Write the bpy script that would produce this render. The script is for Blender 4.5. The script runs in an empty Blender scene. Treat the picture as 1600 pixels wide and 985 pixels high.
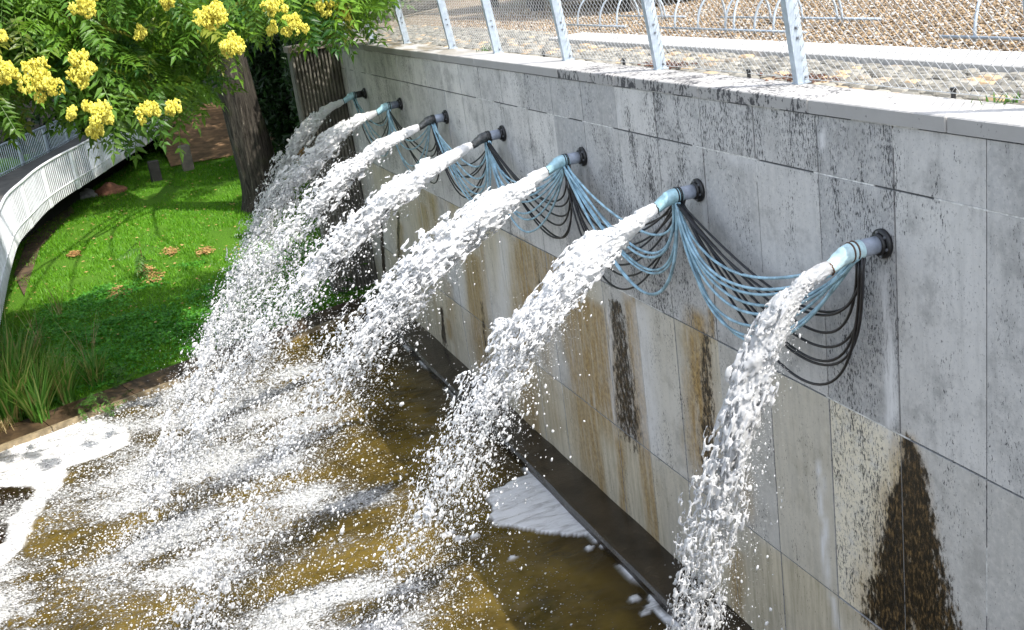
import bpy, math, random
import numpy as np
import openvdb
from mathutils import Vector, Matrix

random.seed(7)
rng = np.random.default_rng(7)
scene = bpy.context.scene
COL = scene.collection

# ------------------------------------------------------------------ camera
CX, CY, F = 800.0, 492.5, 1757.5
EYE = np.array([-4.0, 0.0, 5.6])
def _n(v): return v / np.linalg.norm(v)
_Y = _n(np.array([118 - CX, 15 - CY, F]))
_Z = -_n(np.array([1543 - CX, 5900 - CY, F]))
_Z = _n(_Z - _Y * (_Y @ _Z)); _X = np.cross(_Y, _Z)
ROT = np.array([_X, _Y, _Z])                       # camera (right, down, forward) -> world
def ray(p): return ROT @ np.array([p[0] - CX, p[1] - CY, F])
def at_x(p, x=0.0): r = ray(p); return EYE + r * ((x - EYE[0]) / r[0])
def at_y(p, y): r = ray(p); return EYE + r * ((y - EYE[1]) / r[1])
def at_z(p, z): r = ray(p); return EYE + r * ((z - EYE[2]) / r[2])
cam = bpy.data.cameras.new('camera'); camo = bpy.data.objects.new('camera', cam); COL.objects.link(camo)
rt, dn, fw = ROT[:, 0], ROT[:, 1], ROT[:, 2]
M = Matrix(((rt[0], -dn[0], -fw[0], EYE[0]), (rt[1], -dn[1], -fw[1], EYE[1]), (rt[2], -dn[2], -fw[2], EYE[2]), (0, 0, 0, 1)))
camo.matrix_world = M
cam.sensor_width = 36; cam.lens = 36 * F / 1600; cam.clip_start = 0.05; cam.clip_end = 2000
scene.camera = camo

# ------------------------------------------------------------------ light
SUN = _n(np.array([0.36, -0.62, 1.0]))             # direction towards the sun
elev = math.asin(SUN[2])
w = bpy.data.worlds.new('World'); scene.world = w; w.use_nodes = True
nt = w.node_tree; bg = nt.nodes['Background']
sky = nt.nodes.new('ShaderNodeTexSky'); sky.sky_type = 'NISHITA'; sky.sun_disc = False
sky.sun_elevation = elev; sky.sun_rotation = math.atan2(SUN[0], SUN[1])
sky.air_density = 1.0; sky.dust_density = 2.0; sky.ozone_density = 1.0
hs = nt.nodes.new('ShaderNodeHueSaturation'); hs.inputs['Saturation'].default_value = .55
nt.links.new(sky.outputs[0], hs.inputs['Color']); nt.links.new(hs.outputs[0], bg.inputs[0]); bg.inputs[1].default_value = 0.15
sl = bpy.data.lights.new('sun', 'SUN'); sl.energy = 2.5; sl.angle = math.radians(0.55); sl.color = (1.0, 0.95, 0.87)
so = bpy.data.objects.new('sun', sl); COL.objects.link(so)
so.rotation_euler = Vector(SUN).to_track_quat('Z', 'Y').to_euler(); so.location = (10, -20, 40)
scene.view_settings.view_transform = 'Standard'; scene.view_settings.look = 'None'
scene.view_settings.exposure = 1.42; scene.view_settings.gamma = 1.0
scene.render.engine = 'CYCLES'
scene.cycles.max_bounces = 6; scene.cycles.transparent_max_bounces = 8
scene.cycles.caustics_reflective = False; scene.cycles.caustics_refractive = False

# ------------------------------------------------------------------ objects
def tag(o, label=None, cat=None, group=None, kind=None):
    if label: o['label'] = label
    if cat: o['category'] = cat
    if group: o['group'] = group
    if kind: o['kind'] = kind
    return o
def empty(name, loc, label, cat, group=None):
    o = bpy.data.objects.new(name, None); o.empty_display_size = 0.1
    COL.objects.link(o); o.location = loc
    return tag(o, label, cat, group)
def link_mesh(name, me, parent=None):
    o = bpy.data.objects.new(name, me); COL.objects.link(o)
    if parent is not None:
        o.parent = parent
        # world-space mesh under an empty that is only translated
        p = parent; off = Vector((0, 0, 0))
        while p is not None: off += Vector(p.location); p = p.parent
        o.location = -off
    return o
class MB:
    """collects vertices and faces of one mesh"""
    def __init__(s): s.v = []; s.f3 = []; s.f4 = []; s.n = 0; s.att = {}
    def add(s, v, f, **att):
        v = np.asarray(v, float).reshape(-1, 3); f = np.asarray(f, int)
        s.v.append(v)
        (s.f3 if f.shape[1] == 3 else s.f4).append(f + s.n)
        for k in set(s.att) | set(att):
            s.att.setdefault(k, [np.zeros(s.n)] if s.n else [])
            a = att.get(k, 0.0)
            s.att[k].append(np.broadcast_to(np.asarray(a, float), (len(v),)).copy())
        s.n += len(v)
    def box(s, lo, hi, **att):
        x0, y0, z0 = lo; x1, y1, z1 = hi
        v = [(x0, y0, z0), (x1, y0, z0), (x1, y1, z0), (x0, y1, z0), (x0, y0, z1), (x1, y0, z1), (x1, y1, z1), (x0, y1, z1)]
        s.add(v, [(0, 3, 2, 1), (4, 5, 6, 7), (0, 1, 5, 4), (1, 2, 6, 5), (2, 3, 7, 6), (3, 0, 4, 7)], **att)
    def bevbox(s, lo, hi, b=0.01, **att):
        """box with chamfered top and vertical edges"""
        x0, y0, z0 = lo; x1, y1, z1 = hi
        def ring(z, i): return [(x0 + i, y0 + b, z), (x0 + b, y0 + i, z), (x1 - b, y0 + i, z), (x1 - i, y0 + b, z), (x1 - i, y1 - b, z), (x1 - b, y1 - i, z), (x0 + b, y1 - i, z), (x0 + i, y1 - b, z)]
        v = ring(z0, 0) + ring(z1 - b, 0) + [(x0 + b, y0 + b + .3 * b, z1), (x0 + 1.3 * b, y0 + b, z1), (x1 - 1.3 * b, y0 + b, z1), (x1 - b, y0 + 1.3 * b, z1), (x1 - b, y1 - 1.3 * b, z1), (x1 - 1.3 * b, y1 - b, z1), (x0 + 1.3 * b, y1 - b, z1), (x0 + b, y1 - 1.3 * b, z1)]
        f = []
        for r in (0, 8):
            for k in range(8): f.append((r + k, r + (k + 1) % 8, r + 8 + (k + 1) % 8, r + 8 + k))
        f += [(16, 17, 18, 19), (16, 19, 20, 23), (20, 21, 22, 23)]
        s.add(v, f, **att)
    def tube(s, pts, rad, n=8, caps=True, **att):
        P = np.asarray(pts, float); m = len(P)
        r = np.broadcast_to(np.asarray(rad, float), (m,))
        T = np.gradient(P, axis=0); T /= np.linalg.norm(T, axis=1)[:, None] + 1e-12
        up = np.array([0, 0, 1.0]) if abs(T[0] @ np.array([0, 0, 1.0])) < .9 else np.array([1.0, 0, 0])
        A = np.zeros_like(P); a = np.cross(T[0], up); a /= np.linalg.norm(a)
        for i in range(m):
            a = a - T[i] * (a @ T[i]); a /= np.linalg.norm(a) + 1e-12; A[i] = a
        B = np.cross(T, A)
        th = np.arange(n) * 2 * np.pi / n
        V = P[:, None] + (A[:, None] * np.cos(th)[None, :, None] + B[:, None] * np.sin(th)[None, :, None]) * r[:, None, None]
        V = V.reshape(-1, 3)
        i = np.arange(m - 1)[:, None] * n; k = np.arange(n)[None]; k2 = (k + 1) % n
        f = np.stack([i + k, i + k2, i + n + k2, i + n + k], -1).reshape(-1, 4)
        if caps:
            V = np.vstack([V, P[0], P[-1]]); c0 = m * n; b = (m - 1) * n
            s.add(V, f, **att)
            base = s.n - len(V)
            kk = np.arange(n)
            t = np.vstack([np.stack([(kk + 1) % n, kk, np.full(n, c0)], -1), np.stack([b + kk, b + (kk + 1) % n, np.full(n, c0 + 1)], -1)])
            s.f3.append(t + base)
        else: s.add(V, f, **att)
    def build(s, name, mat, parent=None, smooth=False):
        me = bpy.data.meshes.new(name)
        v = np.vstack(s.v)
        loops = []; tot = []
        if s.f4: f = np.vstack(s.f4); loops.append(f.ravel()); tot.append(np.full(len(f), 4))
        if s.f3: f = np.vstack(s.f3); loops.append(f.ravel()); tot.append(np.full(len(f), 3))
        fill_mesh(me, v, np.concatenate(loops), np.concatenate(tot), smooth)
        for k, a in s.att.items():
            at = me.attributes.new(k, 'FLOAT', 'POINT'); at.data.foreach_set('value', np.concatenate(a).astype(np.float32))
        me.materials.append(mat)
        return link_mesh(name, me, parent)
def fill_mesh(me, v, loops, tot, smooth):
    me.vertices.add(len(v)); me.vertices.foreach_set('co', np.asarray(v, np.float32).ravel())
    me.loops.add(len(loops)); me.loops.foreach_set('vertex_index', loops.astype(np.int32))
    me.polygons.add(len(tot)); st = np.concatenate([[0], np.cumsum(tot)[:-1]])
    me.polygons.foreach_set('loop_start', st.astype(np.int32)); me.polygons.foreach_set('loop_total', tot.astype(np.int32))
    me.update(calc_edges=True)
    me.polygons.foreach_set('use_smooth', np.full(len(tot), bool(smooth)))

# noise in numpy
def lattice_noise(shape, cells, seed):
    """smooth value noise on a regular grid; cells = lattice cells along each axis; mean 0, about +-1"""
    r = np.random.default_rng(seed)
    lat = r.uniform(-1, 1, [int(math.ceil(c)) + 2 for c in cells])
    for ax, (N, c) in enumerate(zip(shape, cells)):
        t = np.linspace(0, c, N); i = np.floor(t).astype(int); fr = t - i; fr = fr * fr * (3 - 2 * fr)
        a = np.take(lat, i, axis=ax); b = np.take(lat, i + 1, axis=ax)
        sh = [1] * len(shape); sh[ax] = N; fr = fr.reshape(sh)
        lat = a * (1 - fr) + b * fr
    return lat.astype(np.float32) * 1.5
def fbm(shape, cells, seed, octv=3, gain=.5):
    out = 0; amp = 1; tot = 0
    for o in range(octv):
        out = out + amp * lattice_noise(shape, [c * 2 ** o for c in cells], seed + 31 * o); tot += amp * amp; amp *= gain
    return out / math.sqrt(tot)
def pnoise(x, y, scale, seed):
    """2-D value noise at arbitrary points"""
    r = np.random.default_rng(seed); T = r.uniform(-1, 1, (64, 64))
    X = np.asarray(x) * scale + 500.3; Y = np.asarray(y) * scale + 500.7
    i = np.floor(X).astype(int); j = np.floor(Y).astype(int); u = X - i; v = Y - j
    u = u * u * (3 - 2 * u); v = v * v * (3 - 2 * v)
    g = lambda a, b: T[a % 64, b % 64]
    return ((g(i, j) * (1 - u) + g(i + 1, j) * u) * (1 - v) + (g(i, j + 1) * (1 - u) + g(i + 1, j + 1) * u) * v) * 1.5
def sstep(a, b, x):
    t = np.clip((np.asarray(x, float) - a) / (b - a), 0, 1); return t * t * (3 - 2 * t)

# ------------------------------------------------------------------ materials
class NT:
    def __init__(s, name):
        s.m = bpy.data.materials.new(name); s.m.use_nodes = True; s.t = s.m.node_tree
        s.b = s.t.nodes['Principled BSDF']; s.out = s.t.nodes['Material Output']; s._c = None
    def node(s, typ, **kw):
        n = s.t.nodes.new(typ)
        for k, v in kw.items(): setattr(n, k, v)
        return n
    def set(s, inp, val):
        if hasattr(val, 'is_output') or isinstance(val, bpy.types.NodeSocket): s.t.links.new(val, inp)
        elif isinstance(val, tuple) and len(val) == 3 and inp.type == 'RGBA': inp.default_value = (*val, 1)
        else: inp.default_value = val
    def co(s, scale=(1, 1, 1)):
        if s._c is None: s._c = s.node('ShaderNodeTexCoord').outputs['Object']; s._g = s.node('ShaderNodeNewGeometry').outputs['Position']
        mp = s.node('ShaderNodeMapping'); s.set(mp.inputs['Vector'], s._g); mp.inputs['Scale'].default_value = scale
        return mp.outputs[0]
    def noise(s, scale, detail=4, rough=.55, st=(1, 1, 1), dist=0.0):
        n = s.node('ShaderNodeTexNoise'); s.set(n.inputs['Vector'], s.co(st))
        n.inputs['Scale'].default_value = scale; n.inputs['Detail'].default_value = detail; n.inputs['Roughness'].default_value = rough; n.inputs['Distortion'].default_value = dist
        return n.outputs['Fac']
    def voro(s, scale, out='Distance', st=(1, 1, 1), feat='F1'):
        n = s.node('ShaderNodeTexVoronoi'); n.feature = feat; s.set(n.inputs['Vector'], s.co(st)); n.inputs['Scale'].default_value = scale
        return n.outputs[out]
    def attr(s, name, out='Fac'):
        n = s.node('ShaderNodeAttribute'); n.attribute_name = name; return n.outputs[out]
    def math(s, op, a, b=None, c=None, clamp=False):
        n = s.node('ShaderNodeMath', operation=op, use_clamp=clamp); s.set(n.inputs[0], a)
        if b is not None: s.set(n.inputs[1], b)
        if c is not None: s.set(n.inputs[2], c)
        return n.outputs[0]
    def ramp(s, fac, lo, hi, a=0.0, b=1.0):
        n = s.node('ShaderNodeMapRange', interpolation_type='SMOOTHSTEP'); s.set(n.inputs[0], fac)
        for i, v in zip((1, 2, 3, 4), (lo, hi, a, b)): s.set(n.inputs[i], v)
        return n.outputs[0]
    def mix(s, fac, a, b, mode='MIX'):
        n = s.node('ShaderNodeMix', data_type='RGBA', blend_type=mode); s.set(n.inputs[0], fac); s.set(n.inputs[6], a); s.set(n.inputs[7], b)
        return n.outputs[2]
    def bump(s, h, strength=.3, dist=.01):
        n = s.node('ShaderNodeBump'); n.inputs['Strength'].default_value = strength; n.inputs['Distance'].default_value = dist
        s.set(n.inputs['Height'], h); s.t.links.new(n.outputs[0], s.b.inputs['Normal']); return n.outputs[0]
    def p(s, **kw):
        names = dict(col='Base Color', rough='Roughness', metal='Metallic', spec='Specular IOR Level', trans='Transmission Weight', ior='IOR')
        for k, v in kw.items(): s.set(s.b.inputs[names[k]], v)
        return s
def simple(name, col, rough=.6, metal=0.0, var=.25, scale=8.0, bump=0.0, spec=.5):
    n = NT(name); f = n.noise(scale, 5, .6)
    c = n.mix(n.ramp(f, .3, .7), tuple(x * (1 - var) for x in col), tuple(min(1, x * (1 + var)) for x in col))
    n.p(col=c, rough=rough, metal=metal, spec=spec)
    if bump: n.bump(n.noise(scale * 4, 4, .6), bump, .01)
    return n.m
def leaf_mat(name, dark, light, trans=.35, rough=.45, yellow=None):
    n = NT(name); a = n.attr('shade'); c = n.mix(a, dark, light)
    if yellow: c = n.mix(n.ramp(n.attr('sear'), .5, 1.0), c, yellow)
    n.p(col=c, rough=rough, spec=.35)
    tr = n.node('ShaderNodeBsdfTranslucent'); n.set(tr.inputs[0], n.mix(.5, c, (light[0] * 1.6, light[1] * 1.5, light[2]), 'MIX'))
    mx = n.node('ShaderNodeMixShader'); mx.inputs[0].default_value = trans
    n.t.links.new(n.b.outputs[0], mx.inputs[1]); n.t.links.new(tr.outputs[0], mx.inputs[2]); n.t.links.new(mx.outputs[0], n.out.inputs[0])
    return n.m

def stone_mat():
    n = NT('stone cladding')
    tint = n.attr('tint'); lich = n.attr('lichen'); och = n.attr('ochre'); dk = n.attr('dark'); wh = n.attr('white'); cream = n.attr('cream'); damp = n.attr('damp')
    base = n.mix(tint, (.27, .28, .295), (.80, .785, .75))
    cloud = n.noise(1.6, 6, .62); fine = n.noise(22, 5, .65)
    base = n.mix(n.ramp(cloud, .3, .7, .0, .5), base, (.42, .415, .40))
    base = n.mix(n.ramp(fine, .38, .72, 0, .55), base, (.66, .645, .61)); base = n.mix(n.ramp(n.noise(3.2, 7, .72), .48, .68, 0, .55), base, (.25, .25, .245)); base = n.mix(n.ramp(n.noise(60, 3, .6), .60, .72, 0, .6), base, (.16, .16, .16))
    vst = n.noise(5, 7, .7, (1, 3.0, .3))
    base = n.mix(n.ramp(vst, .45, .75, 0, .35), base, (.27, .275, .27))
    cr = n.noise(9, 6, .7); ck = n.math('MULTIPLY', n.ramp(n.voro(7, 'Distance', (1, 1, 1.3), 'DISTANCE_TO_EDGE'), .035, .0), n.ramp(n.noise(5, 4), .45, .6))
    base = n.mix(n.math('MULTIPLY', cream, n.ramp(cr, .28, .55)), base, (.80, .74, .60)); base = n.mix(n.math('MULTIPLY', cream, n.ramp(n.noise(14, 8, .8), .54, .62)), base, (.17, .17, .15))
    base = n.mix(n.math('MULTIPLY', damp, .85), base, n.mix(n.ramp(vst, .3, .7), (.35, .30, .18), (.66, .58, .41)))
    # ochre streaks
    vo = n.noise(7, 6, .68, (1, 2.2, .3))
    of = n.math('MULTIPLY', och, n.ramp(vo, .25, .62, .15, 1.0))
    base = n.mix(of, base, n.mix(n.ramp(fine, .3, .7), (.21, .125, .035), (.46, .32, .13)))
    # pits and black lichen
    sp = n.noise(78, 5, .75, (1, 1.0, .36)); pt = n.noise(2.6, 7, .74, (1, 1.6, .5))
    lf = n.ramp(n.math('ADD', n.math('MULTIPLY', sp, .75), n.math('MULTIPLY', pt, .45)), n.math('SUBTRACT', .685, n.math('MULTIPLY', lich, .11)), n.math('SUBTRACT', .735, n.math('MULTIPLY', lich, .11)))
    base = n.mix(n.math('MULTIPLY', lf, .9), base, (.025, .026, .03))
    # dark algae
    va = n.noise(18, 7, .78, (1, 1.1, .5))
    df = n.ramp(n.math('ADD', dk, n.math('MULTIPLY', n.math('SUBTRACT', va, .5), 2.6)), .36, .74)
    base = n.mix(df, base, n.mix(n.ramp(n.noise(40, 6, .8, (1, 1, .4)), .47, .72), (.010, .008, .005), (.27, .17, .07)))
    vw = n.noise(6, 4, .6, (1, 4, .6))
    base = n.mix(n.math('MULTIPLY', wh, n.ramp(vw, .2, .6, .3, 1)), base, (.74, .74, .74))
    n.p(col=base, rough=n.ramp(n.math('ADD', och, dk), 0, 1, .75, .4), spec=.35)
    n.bump(n.math('SUBTRACT', n.math('MULTIPLY', fine, .5), n.math('MULTIPLY', lf, .5)), .35, .006)
    return n.m
STONE = stone_mat()
def coping_mat():
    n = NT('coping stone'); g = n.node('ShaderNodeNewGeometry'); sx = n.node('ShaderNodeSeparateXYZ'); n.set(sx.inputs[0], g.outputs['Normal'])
    c = n.mix(n.ramp(n.noise(3, 6, .65), .3, .7), (.40, .385, .36), (.57, .555, .53))
    st = n.noise(7, 5, .65, (2.0, .35, 1)); c = n.mix(n.ramp(st, .52, .72, 0, .4), c, (.40, .38, .35))
    far = n.node('ShaderNodeSeparateXYZ'); n.set(far.inputs[0], n.co())
    moss_shade = n.math('MULTIPLY', n.ramp(far.outputs[1], 11, 15.5), n.ramp(n.noise(2.5, 5, .6, (2, .6, 1)), .40, .60))
    c = n.mix(n.math('MULTIPLY', moss_shade, .85), c, (.16, .12, .055))  # far coping brown: moss plus tree shade painted in
    sp = n.noise(38, 4, .62, (1, 1, .5)); lich = n.attr('lichen')
    lf = n.ramp(n.math('ADD', n.math('MULTIPLY', sp, .75), n.math('MULTIPLY', n.noise(4, 3), .45)), n.math('SUBTRACT', .84, n.math('MULTIPLY', lich, .25)), n.math('SUBTRACT', .91, n.math('MULTIPLY', lich, .25)))
    c = n.mix(n.ramp(sx.outputs[0], -.5, -.9, 0, .8), c, (.36, .355, .345))  # water-facing side greyed by its normal, its shade painted in
    c = n.mix(n.math('MULTIPLY', lf, .9), c, (.03, .03, .035))
    n.p(col=c, rough=.8); n.bump(n.noise(30, 5, .65), .35, .006); return n.m
MAT = dict(
    coping=coping_mat(),
    joint=simple('mortar joint', (.10, .10, .10), .9, var=.4),
    white_mortar=simple('white mortar', (.62, .62, .60), .9, var=.3, scale=20),
    ledge=simple('wet dark ledge', (.026, .019, .012), .25, var=.6, scale=3, bump=.4),
    kerb=simple('kerb stone wet', (.050, .032, .017), .5, var=.5, scale=5, bump=.4),
    kerb_lip=simple('kerb lip pale', (.24, .19, .115), .7, var=.35, scale=9, bump=.3),
    pvc=simple('grey pvc', (.31, .35, .42), .38, var=.2, scale=14, bump=.1),
    pvc_dark=simple('dark pvc', (.13, .15, .19), .35, var=.3, scale=14),
    blue=simple('pale blue plastic', (.34, .55, .62), .38, var=.28, scale=12, bump=.1),
    blue_pale=simple('bleached blue plastic', (.48, .66, .70), .4, var=.3, scale=9, bump=.1),
    nozzle_dark=simple('slimed dark nozzle', (.055, .06, .062), .35, var=.6, scale=25, bump=.3),
    black=simple('black rubber', (.012, .012, .013), .38, var=.4, scale=30),
    hose_blue=simple('blue hose', (.31, .49, .59), .4, var=.35, scale=10),
    hose_black=simple('black hose', (.014, .014, .016), .3, var=.5, scale=20),
    galv=simple('galvanised steel', (.44, .51, .58), .42, metal=.35, var=.12, scale=16),
    wire=simple('galvanised wire', (.55, .56, .56), .45, metal=.4, var=.2, scale=30),
    bolt=simple('bolt steel', (.22, .23, .25), .4, metal=.6),
    white_paint=simple('white painted metal', (.72, .74, .76), .45, var=.12, scale=5),
    deck=simple('grey bridge deck', (.09, .085, .08), .8, var=.25, scale=3, bump=.2),
    concrete=simple('concrete', (.20, .17, .135), .85, var=.25, scale=4, bump=.3),
    shaded_concrete=simple('shaded concrete', (.05, .046, .042), .85, var=.3, scale=3, bump=.3),  # darker copy of concrete with the shade put into its colour
    ribbed=simple('ribbed concrete', (.16, .15, .125), .9, var=.4, scale=3, bump=.4),
    white_kerb=simple('white concrete edging', (.46, .455, .44), .85, var=.12, scale=6, bump=.2),
    earth=simple('bare earth', (.20, .12, .06), .95, var=.4, scale=3, bump=.5),
    stone_grey=simple('grey stone', (.30, .30, .29), .85, var=.3, scale=10, bump=.4),
    stone_red=simple('reddish stone', (.26, .12, .07), .85, var=.3, scale=10, bump=.4),
    timber=simple('dark timber', (.05, .04, .03), .85, var=.5, scale=6, bump=.3),
    cabin=simple('grey cabin metal', (.30, .30, .30), .5, var=.12, scale=3),
    cabin_blue=simple('pale blue grey metal', (.40, .47, .49), .5, var=.12, scale=3),
    twig=simple('brown twig', (.16, .085, .04), .8, var=.4, scale=12),
)
def bark_mat():
    n = NT('bark'); r = n.noise(6, 7, .7, (3.2, 3.2, .35), .6); f = n.noise(30, 5, .7, (1, 1, .3))
    c = n.mix(n.ramp(r, .35, .66), (.020, .017, .014), (.085, .074, .06)); c = n.mix(n.ramp(r, .62, .70), c, (.36, .32, .26))
    c = n.mix(n.ramp(n.noise(1.5, 3), .5, .7, 0, .5), c, (.05, .06, .02))
    n.p(col=c, rough=.95, spec=.2); n.bump(n.math('ADD', r, n.math('MULTIPLY', f, .3)), .9, .05); return n.m
MAT['bark'] = bark_mat()
LEAF = leaf_mat('compound leaf green', (.016, .070, .012), (.15, .29, .028), .38, .4, (.30, .20, .03))
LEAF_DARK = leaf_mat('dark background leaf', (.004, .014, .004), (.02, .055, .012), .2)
LEAF_MID = leaf_mat('bush leaf', (.02, .07, .01), (.09, .20, .03), .3)
GRASS = leaf_mat('grass blade', (.05, .19, .008), (.17, .40, .015), .4, .5)
CLOVER = leaf_mat('ground cover leaf', (.03, .16, .018), (.12, .38, .034), .3, .45)
SEDGE = leaf_mat('sedge blade', (.045, .17, .02), (.15, .34, .05), .3, .45, (.38, .32, .12))
STRAW = leaf_mat('dry straw', (.26, .19, .08), (.55, .45, .24), .2, .7)
LITTER = leaf_mat('fallen blossom', (.22, .10, .03), (.52, .36, .14), .15, .8)
YELLOW = leaf_mat('yellow blossom', (.50, .44, .035), (.82, .77, .16), .25, .6)

def water_mat(name, trn, rg, tl):
    n = NT(name)
    n.p(col=(.96, .965, .97), rough=rg, spec=.5, trans=trn, ior=1.33)
    tr = n.node('ShaderNodeBsdfTranslucent'); tr.inputs[0].default_value = (.92, .94, .96, 1)
    mx = n.node('ShaderNodeMixShader'); mx.inputs[0].default_value = tl
    n.t.links.new(n.b.outputs[0], mx.inputs[1]); n.t.links.new(tr.outputs[0], mx.inputs[2]); n.t.links.new(mx.outputs[0], n.out.inputs[0])
    return n.m
WATER = water_mat('white water', .30, .10, .32)
WATER_CLEAR = water_mat('clear water', .55, .05, .22)
def foam_mat():
    n = NT('foam'); h = n.noise(60, 4, .6); n.p(col=n.mix(n.ramp(h, .3, .6), (.70, .72, .75), (.88, .89, .90)), rough=.6, spec=.4); n.bump(h, .5, .01); return n.m
FOAM = foam_mat()
def pool_mat():
    n = NT('murky pool water'); fo = n.attr('foam'); film = n.attr('film')
    # flow runs along -x, slightly towards the camera
    a = n.noise(9, 6, .66, (.36, 1.25, 1), .9); b = n.noise(44, 5, .72, (.7, 1.0, 1), .6); v = n.voro(30, 'Distance', (.7, 1, 1))
    tex = n.math('ADD', n.math('MULTIPLY', a, .36), n.math('MULTIPLY', b, .64))
    thr = n.math('SUBTRACT', .73, n.math('MULTIPLY', fo, .37))
    m = n.ramp(tex, n.math('SUBTRACT', thr, .075), n.math('ADD', thr, .065))
    m = n.math('MULTIPLY', m, n.ramp(fo, 0.02, .15))
    dots = n.math('MULTIPLY', n.ramp(v, .22, .10), n.ramp(n.math('ADD', b, n.math('MULTIPLY', n.attr('dots'), .55)), .72, .86))
    m = n.math('MAXIMUM', m, n.math('MULTIPLY', dots, .9))
    m = n.math('MAXIMUM', m, n.math('MULTIPLY', film, n.ramp(a, .2, .6, .45, 1.0)))
    murk = n.mix(n.ramp(n.noise(1.1, 4, .6), .35, .7), (.042, .029, .005), (.135, .093, .017))
    murk = n.mix(n.ramp(n.noise(12, 4, .6, (.5, 1.2, 1)), .45, .72, 0, .6), murk, (.115, .078, .018))
    murk = n.mix(n.attr('deep'), murk, (.020, .013, .006))
    col = n.mix(m, murk, n.mix(n.math('MAXIMUM', n.math('MULTIPLY', n.ramp(b, .40, .72), n.ramp(fo, .3, .95, .35, 1.0)), n.math('MULTIPLY', film, n.ramp(a, .2, .5, .75, 1.0))), (.27, .275, .27), (.70, .71, .72)))
    n.p(col=col, rough=n.ramp(m, 0, 1, .09, .55), spec=.5, ior=1.33)
    h = n.math('ADD', n.math('MULTIPLY', n.noise(7, 5, .6, (.6, 1.1, 1), .4), n.math('ADD', .25, fo)), n.math('MULTIPLY', m, .5))
    n.bump(h, .75, .05)
    return n.m
POOL = pool_mat()
def lawn_mat():
    n = NT('lawn soil and turf'); f = n.noise(40, 5, .7)
    c = n.mix(n.ramp(f, .3, .7), (.03, .09, .008), (.11, .26, .014)); c = n.mix(n.ramp(n.noise(.6, 4), .4, .7), c, (.09, .22, .012))
    n.p(col=c, rough=.9, spec=.2); n.bump(f, .8, .05); return n.m
def gravel_mat():
    n = NT('gravel ground'); v = n.voro(34, 'Color'); d = n.voro(34, 'Distance'); sx = n.node('ShaderNodeSeparateColor'); n.set(sx.inputs[0], v)
    c = n.mix(sx.outputs[0], (.07, .046, .026), (.36, .26, .15)); c = n.mix(n.ramp(sx.outputs[1], .75, .95), c, (.62, .58, .52)); c = n.mix(n.ramp(d, .5, .75), c, (.07, .05, .03))
    n.p(col=c, rough=.9); n.bump(n.math('SUBTRACT', 1, d), .9, .02); return n.m
def pebble_mat():
    n = NT('pebble'); c = n.mix(n.attr('shade'), (.075, .05, .027), (.40, .285, .165)); c = n.mix(n.ramp(n.attr('sear'), .8, .9), c, (.50, .48, .44)); n.p(col=c, rough=.85); return n.m
def sett_mat():
    n = NT('setts'); c = n.mix(n.attr('shade'), (.10, .095, .08), (.29, .275, .235)); c = n.mix(n.ramp(n.attr('sear'), .85, .95), c, (.46, .32, .18)); c = n.mix(n.ramp(n.noise(40, 4, .6), .4, .7, 0, .5), c, (.25, .24, .21)); n.p(col=c, rough=.85); n.bump(n.noise(60, 4), .4, .006); return n.m

# ------------------------------------------------------------------ setting: ground
WALL_Y0, WALL_Y1 = 1.56, 19.5
TOPZ = 4.513
mb = MB(); mb.add([(-300, -100, -.9), (300, -100, -.9), (300, 500, -.9), (-300, 500, -.9)], [(0, 1, 2, 3)])
tag(mb.build('park_ground', simple('park soil', (.05, .06, .025), .95, var=.4, scale=.5)), kind='structure')

KA = np.array([-14.0, 12.63]); KB = np.array([0.35, 18.82])          # water edge of the lawn kerb
KD = _n(KB - KA); KN = np.array([-KD[1], KD[0]])
def kerb_dist(x, y): return (np.asarray(x) - KA[0]) * KN[0] + (np.asarray(y) - KA[1]) * KN[1]
def lawn_z(x, y):
    d = np.maximum(kerb_dist(x, y), 0)
    return .13 + .018 * np.minimum(d, 30) + .03 * pnoise(x, y, .5, 3) * np.clip(d, 0, 1)
gx, gy = np.meshgrid(np.linspace(0, 1, 90), np.linspace(0, 1, 90), indexing='ij')
X = KA[0] + (KB[0] + 5 - KA[0]) * gx; Yk = KA[1] + (X - KA[0]) * KD[1] / KD[0] + .52
Yg = Yk + 60 * gy ** 1.5
def grid_faces(nx, ny):
    i, j = np.meshgrid(np.arange(nx - 1), np.arange(ny - 1), indexing='ij'); a = (i * ny + j).ravel()
    return np.stack([a, a + ny, a + ny + 1, a + 1], -1)
mb = MB(); mb.add(np.stack([X, Yg, lawn_z(X, Yg) - .012], -1).reshape(-1, 3), grid_faces(90, 90))
tag(mb.build('lawn_ground', lawn_mat(), smooth=True), kind='structure')

# kerb between lawn and pool
def along_kerb(t, d): p = KA + KD * t + KN * d; return p
mbk, mbl = MB(), MB()
L = np.linalg.norm(KB - KA); ts = np.linspace(0, L, 13)
for a, b in zip(ts[:-1], ts[1:]):
    b -= .012
    def prism(mb, d0, d1, z0, z1a, z1b):
        p = [along_kerb(a, d0), along_kerb(b, d0), along_kerb(b, d1), along_kerb(a, d1)]
        v = [(q[0], q[1], -.5 if k < 4 else 0) for k, q in enumerate(p + p)]
        v = [(q[0], q[1], z0) for q in p] + [(p[0][0], p[0][1], z1a), (p[1][0], p[1][1], z1a), (p[2][0], p[2][1], z1b), (p[3][0], p[3][1], z1b)]
        mb.add(v, [(0, 3, 2, 1), (4, 5, 6, 7), (0, 1, 5, 4), (1, 2, 6, 5), (2, 3, 7, 6), (3, 0, 4, 7)])
    prism(mbk, .07, .52, -.5, .075, .15)
    prism(mbl, 0, .07, -.5, .085, .085)
tag(mbk.build('kerb_bank', MAT['kerb']), kind='structure')
tag(mbl.build('kerb_edge', MAT['kerb_lip']), kind='structure')

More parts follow.
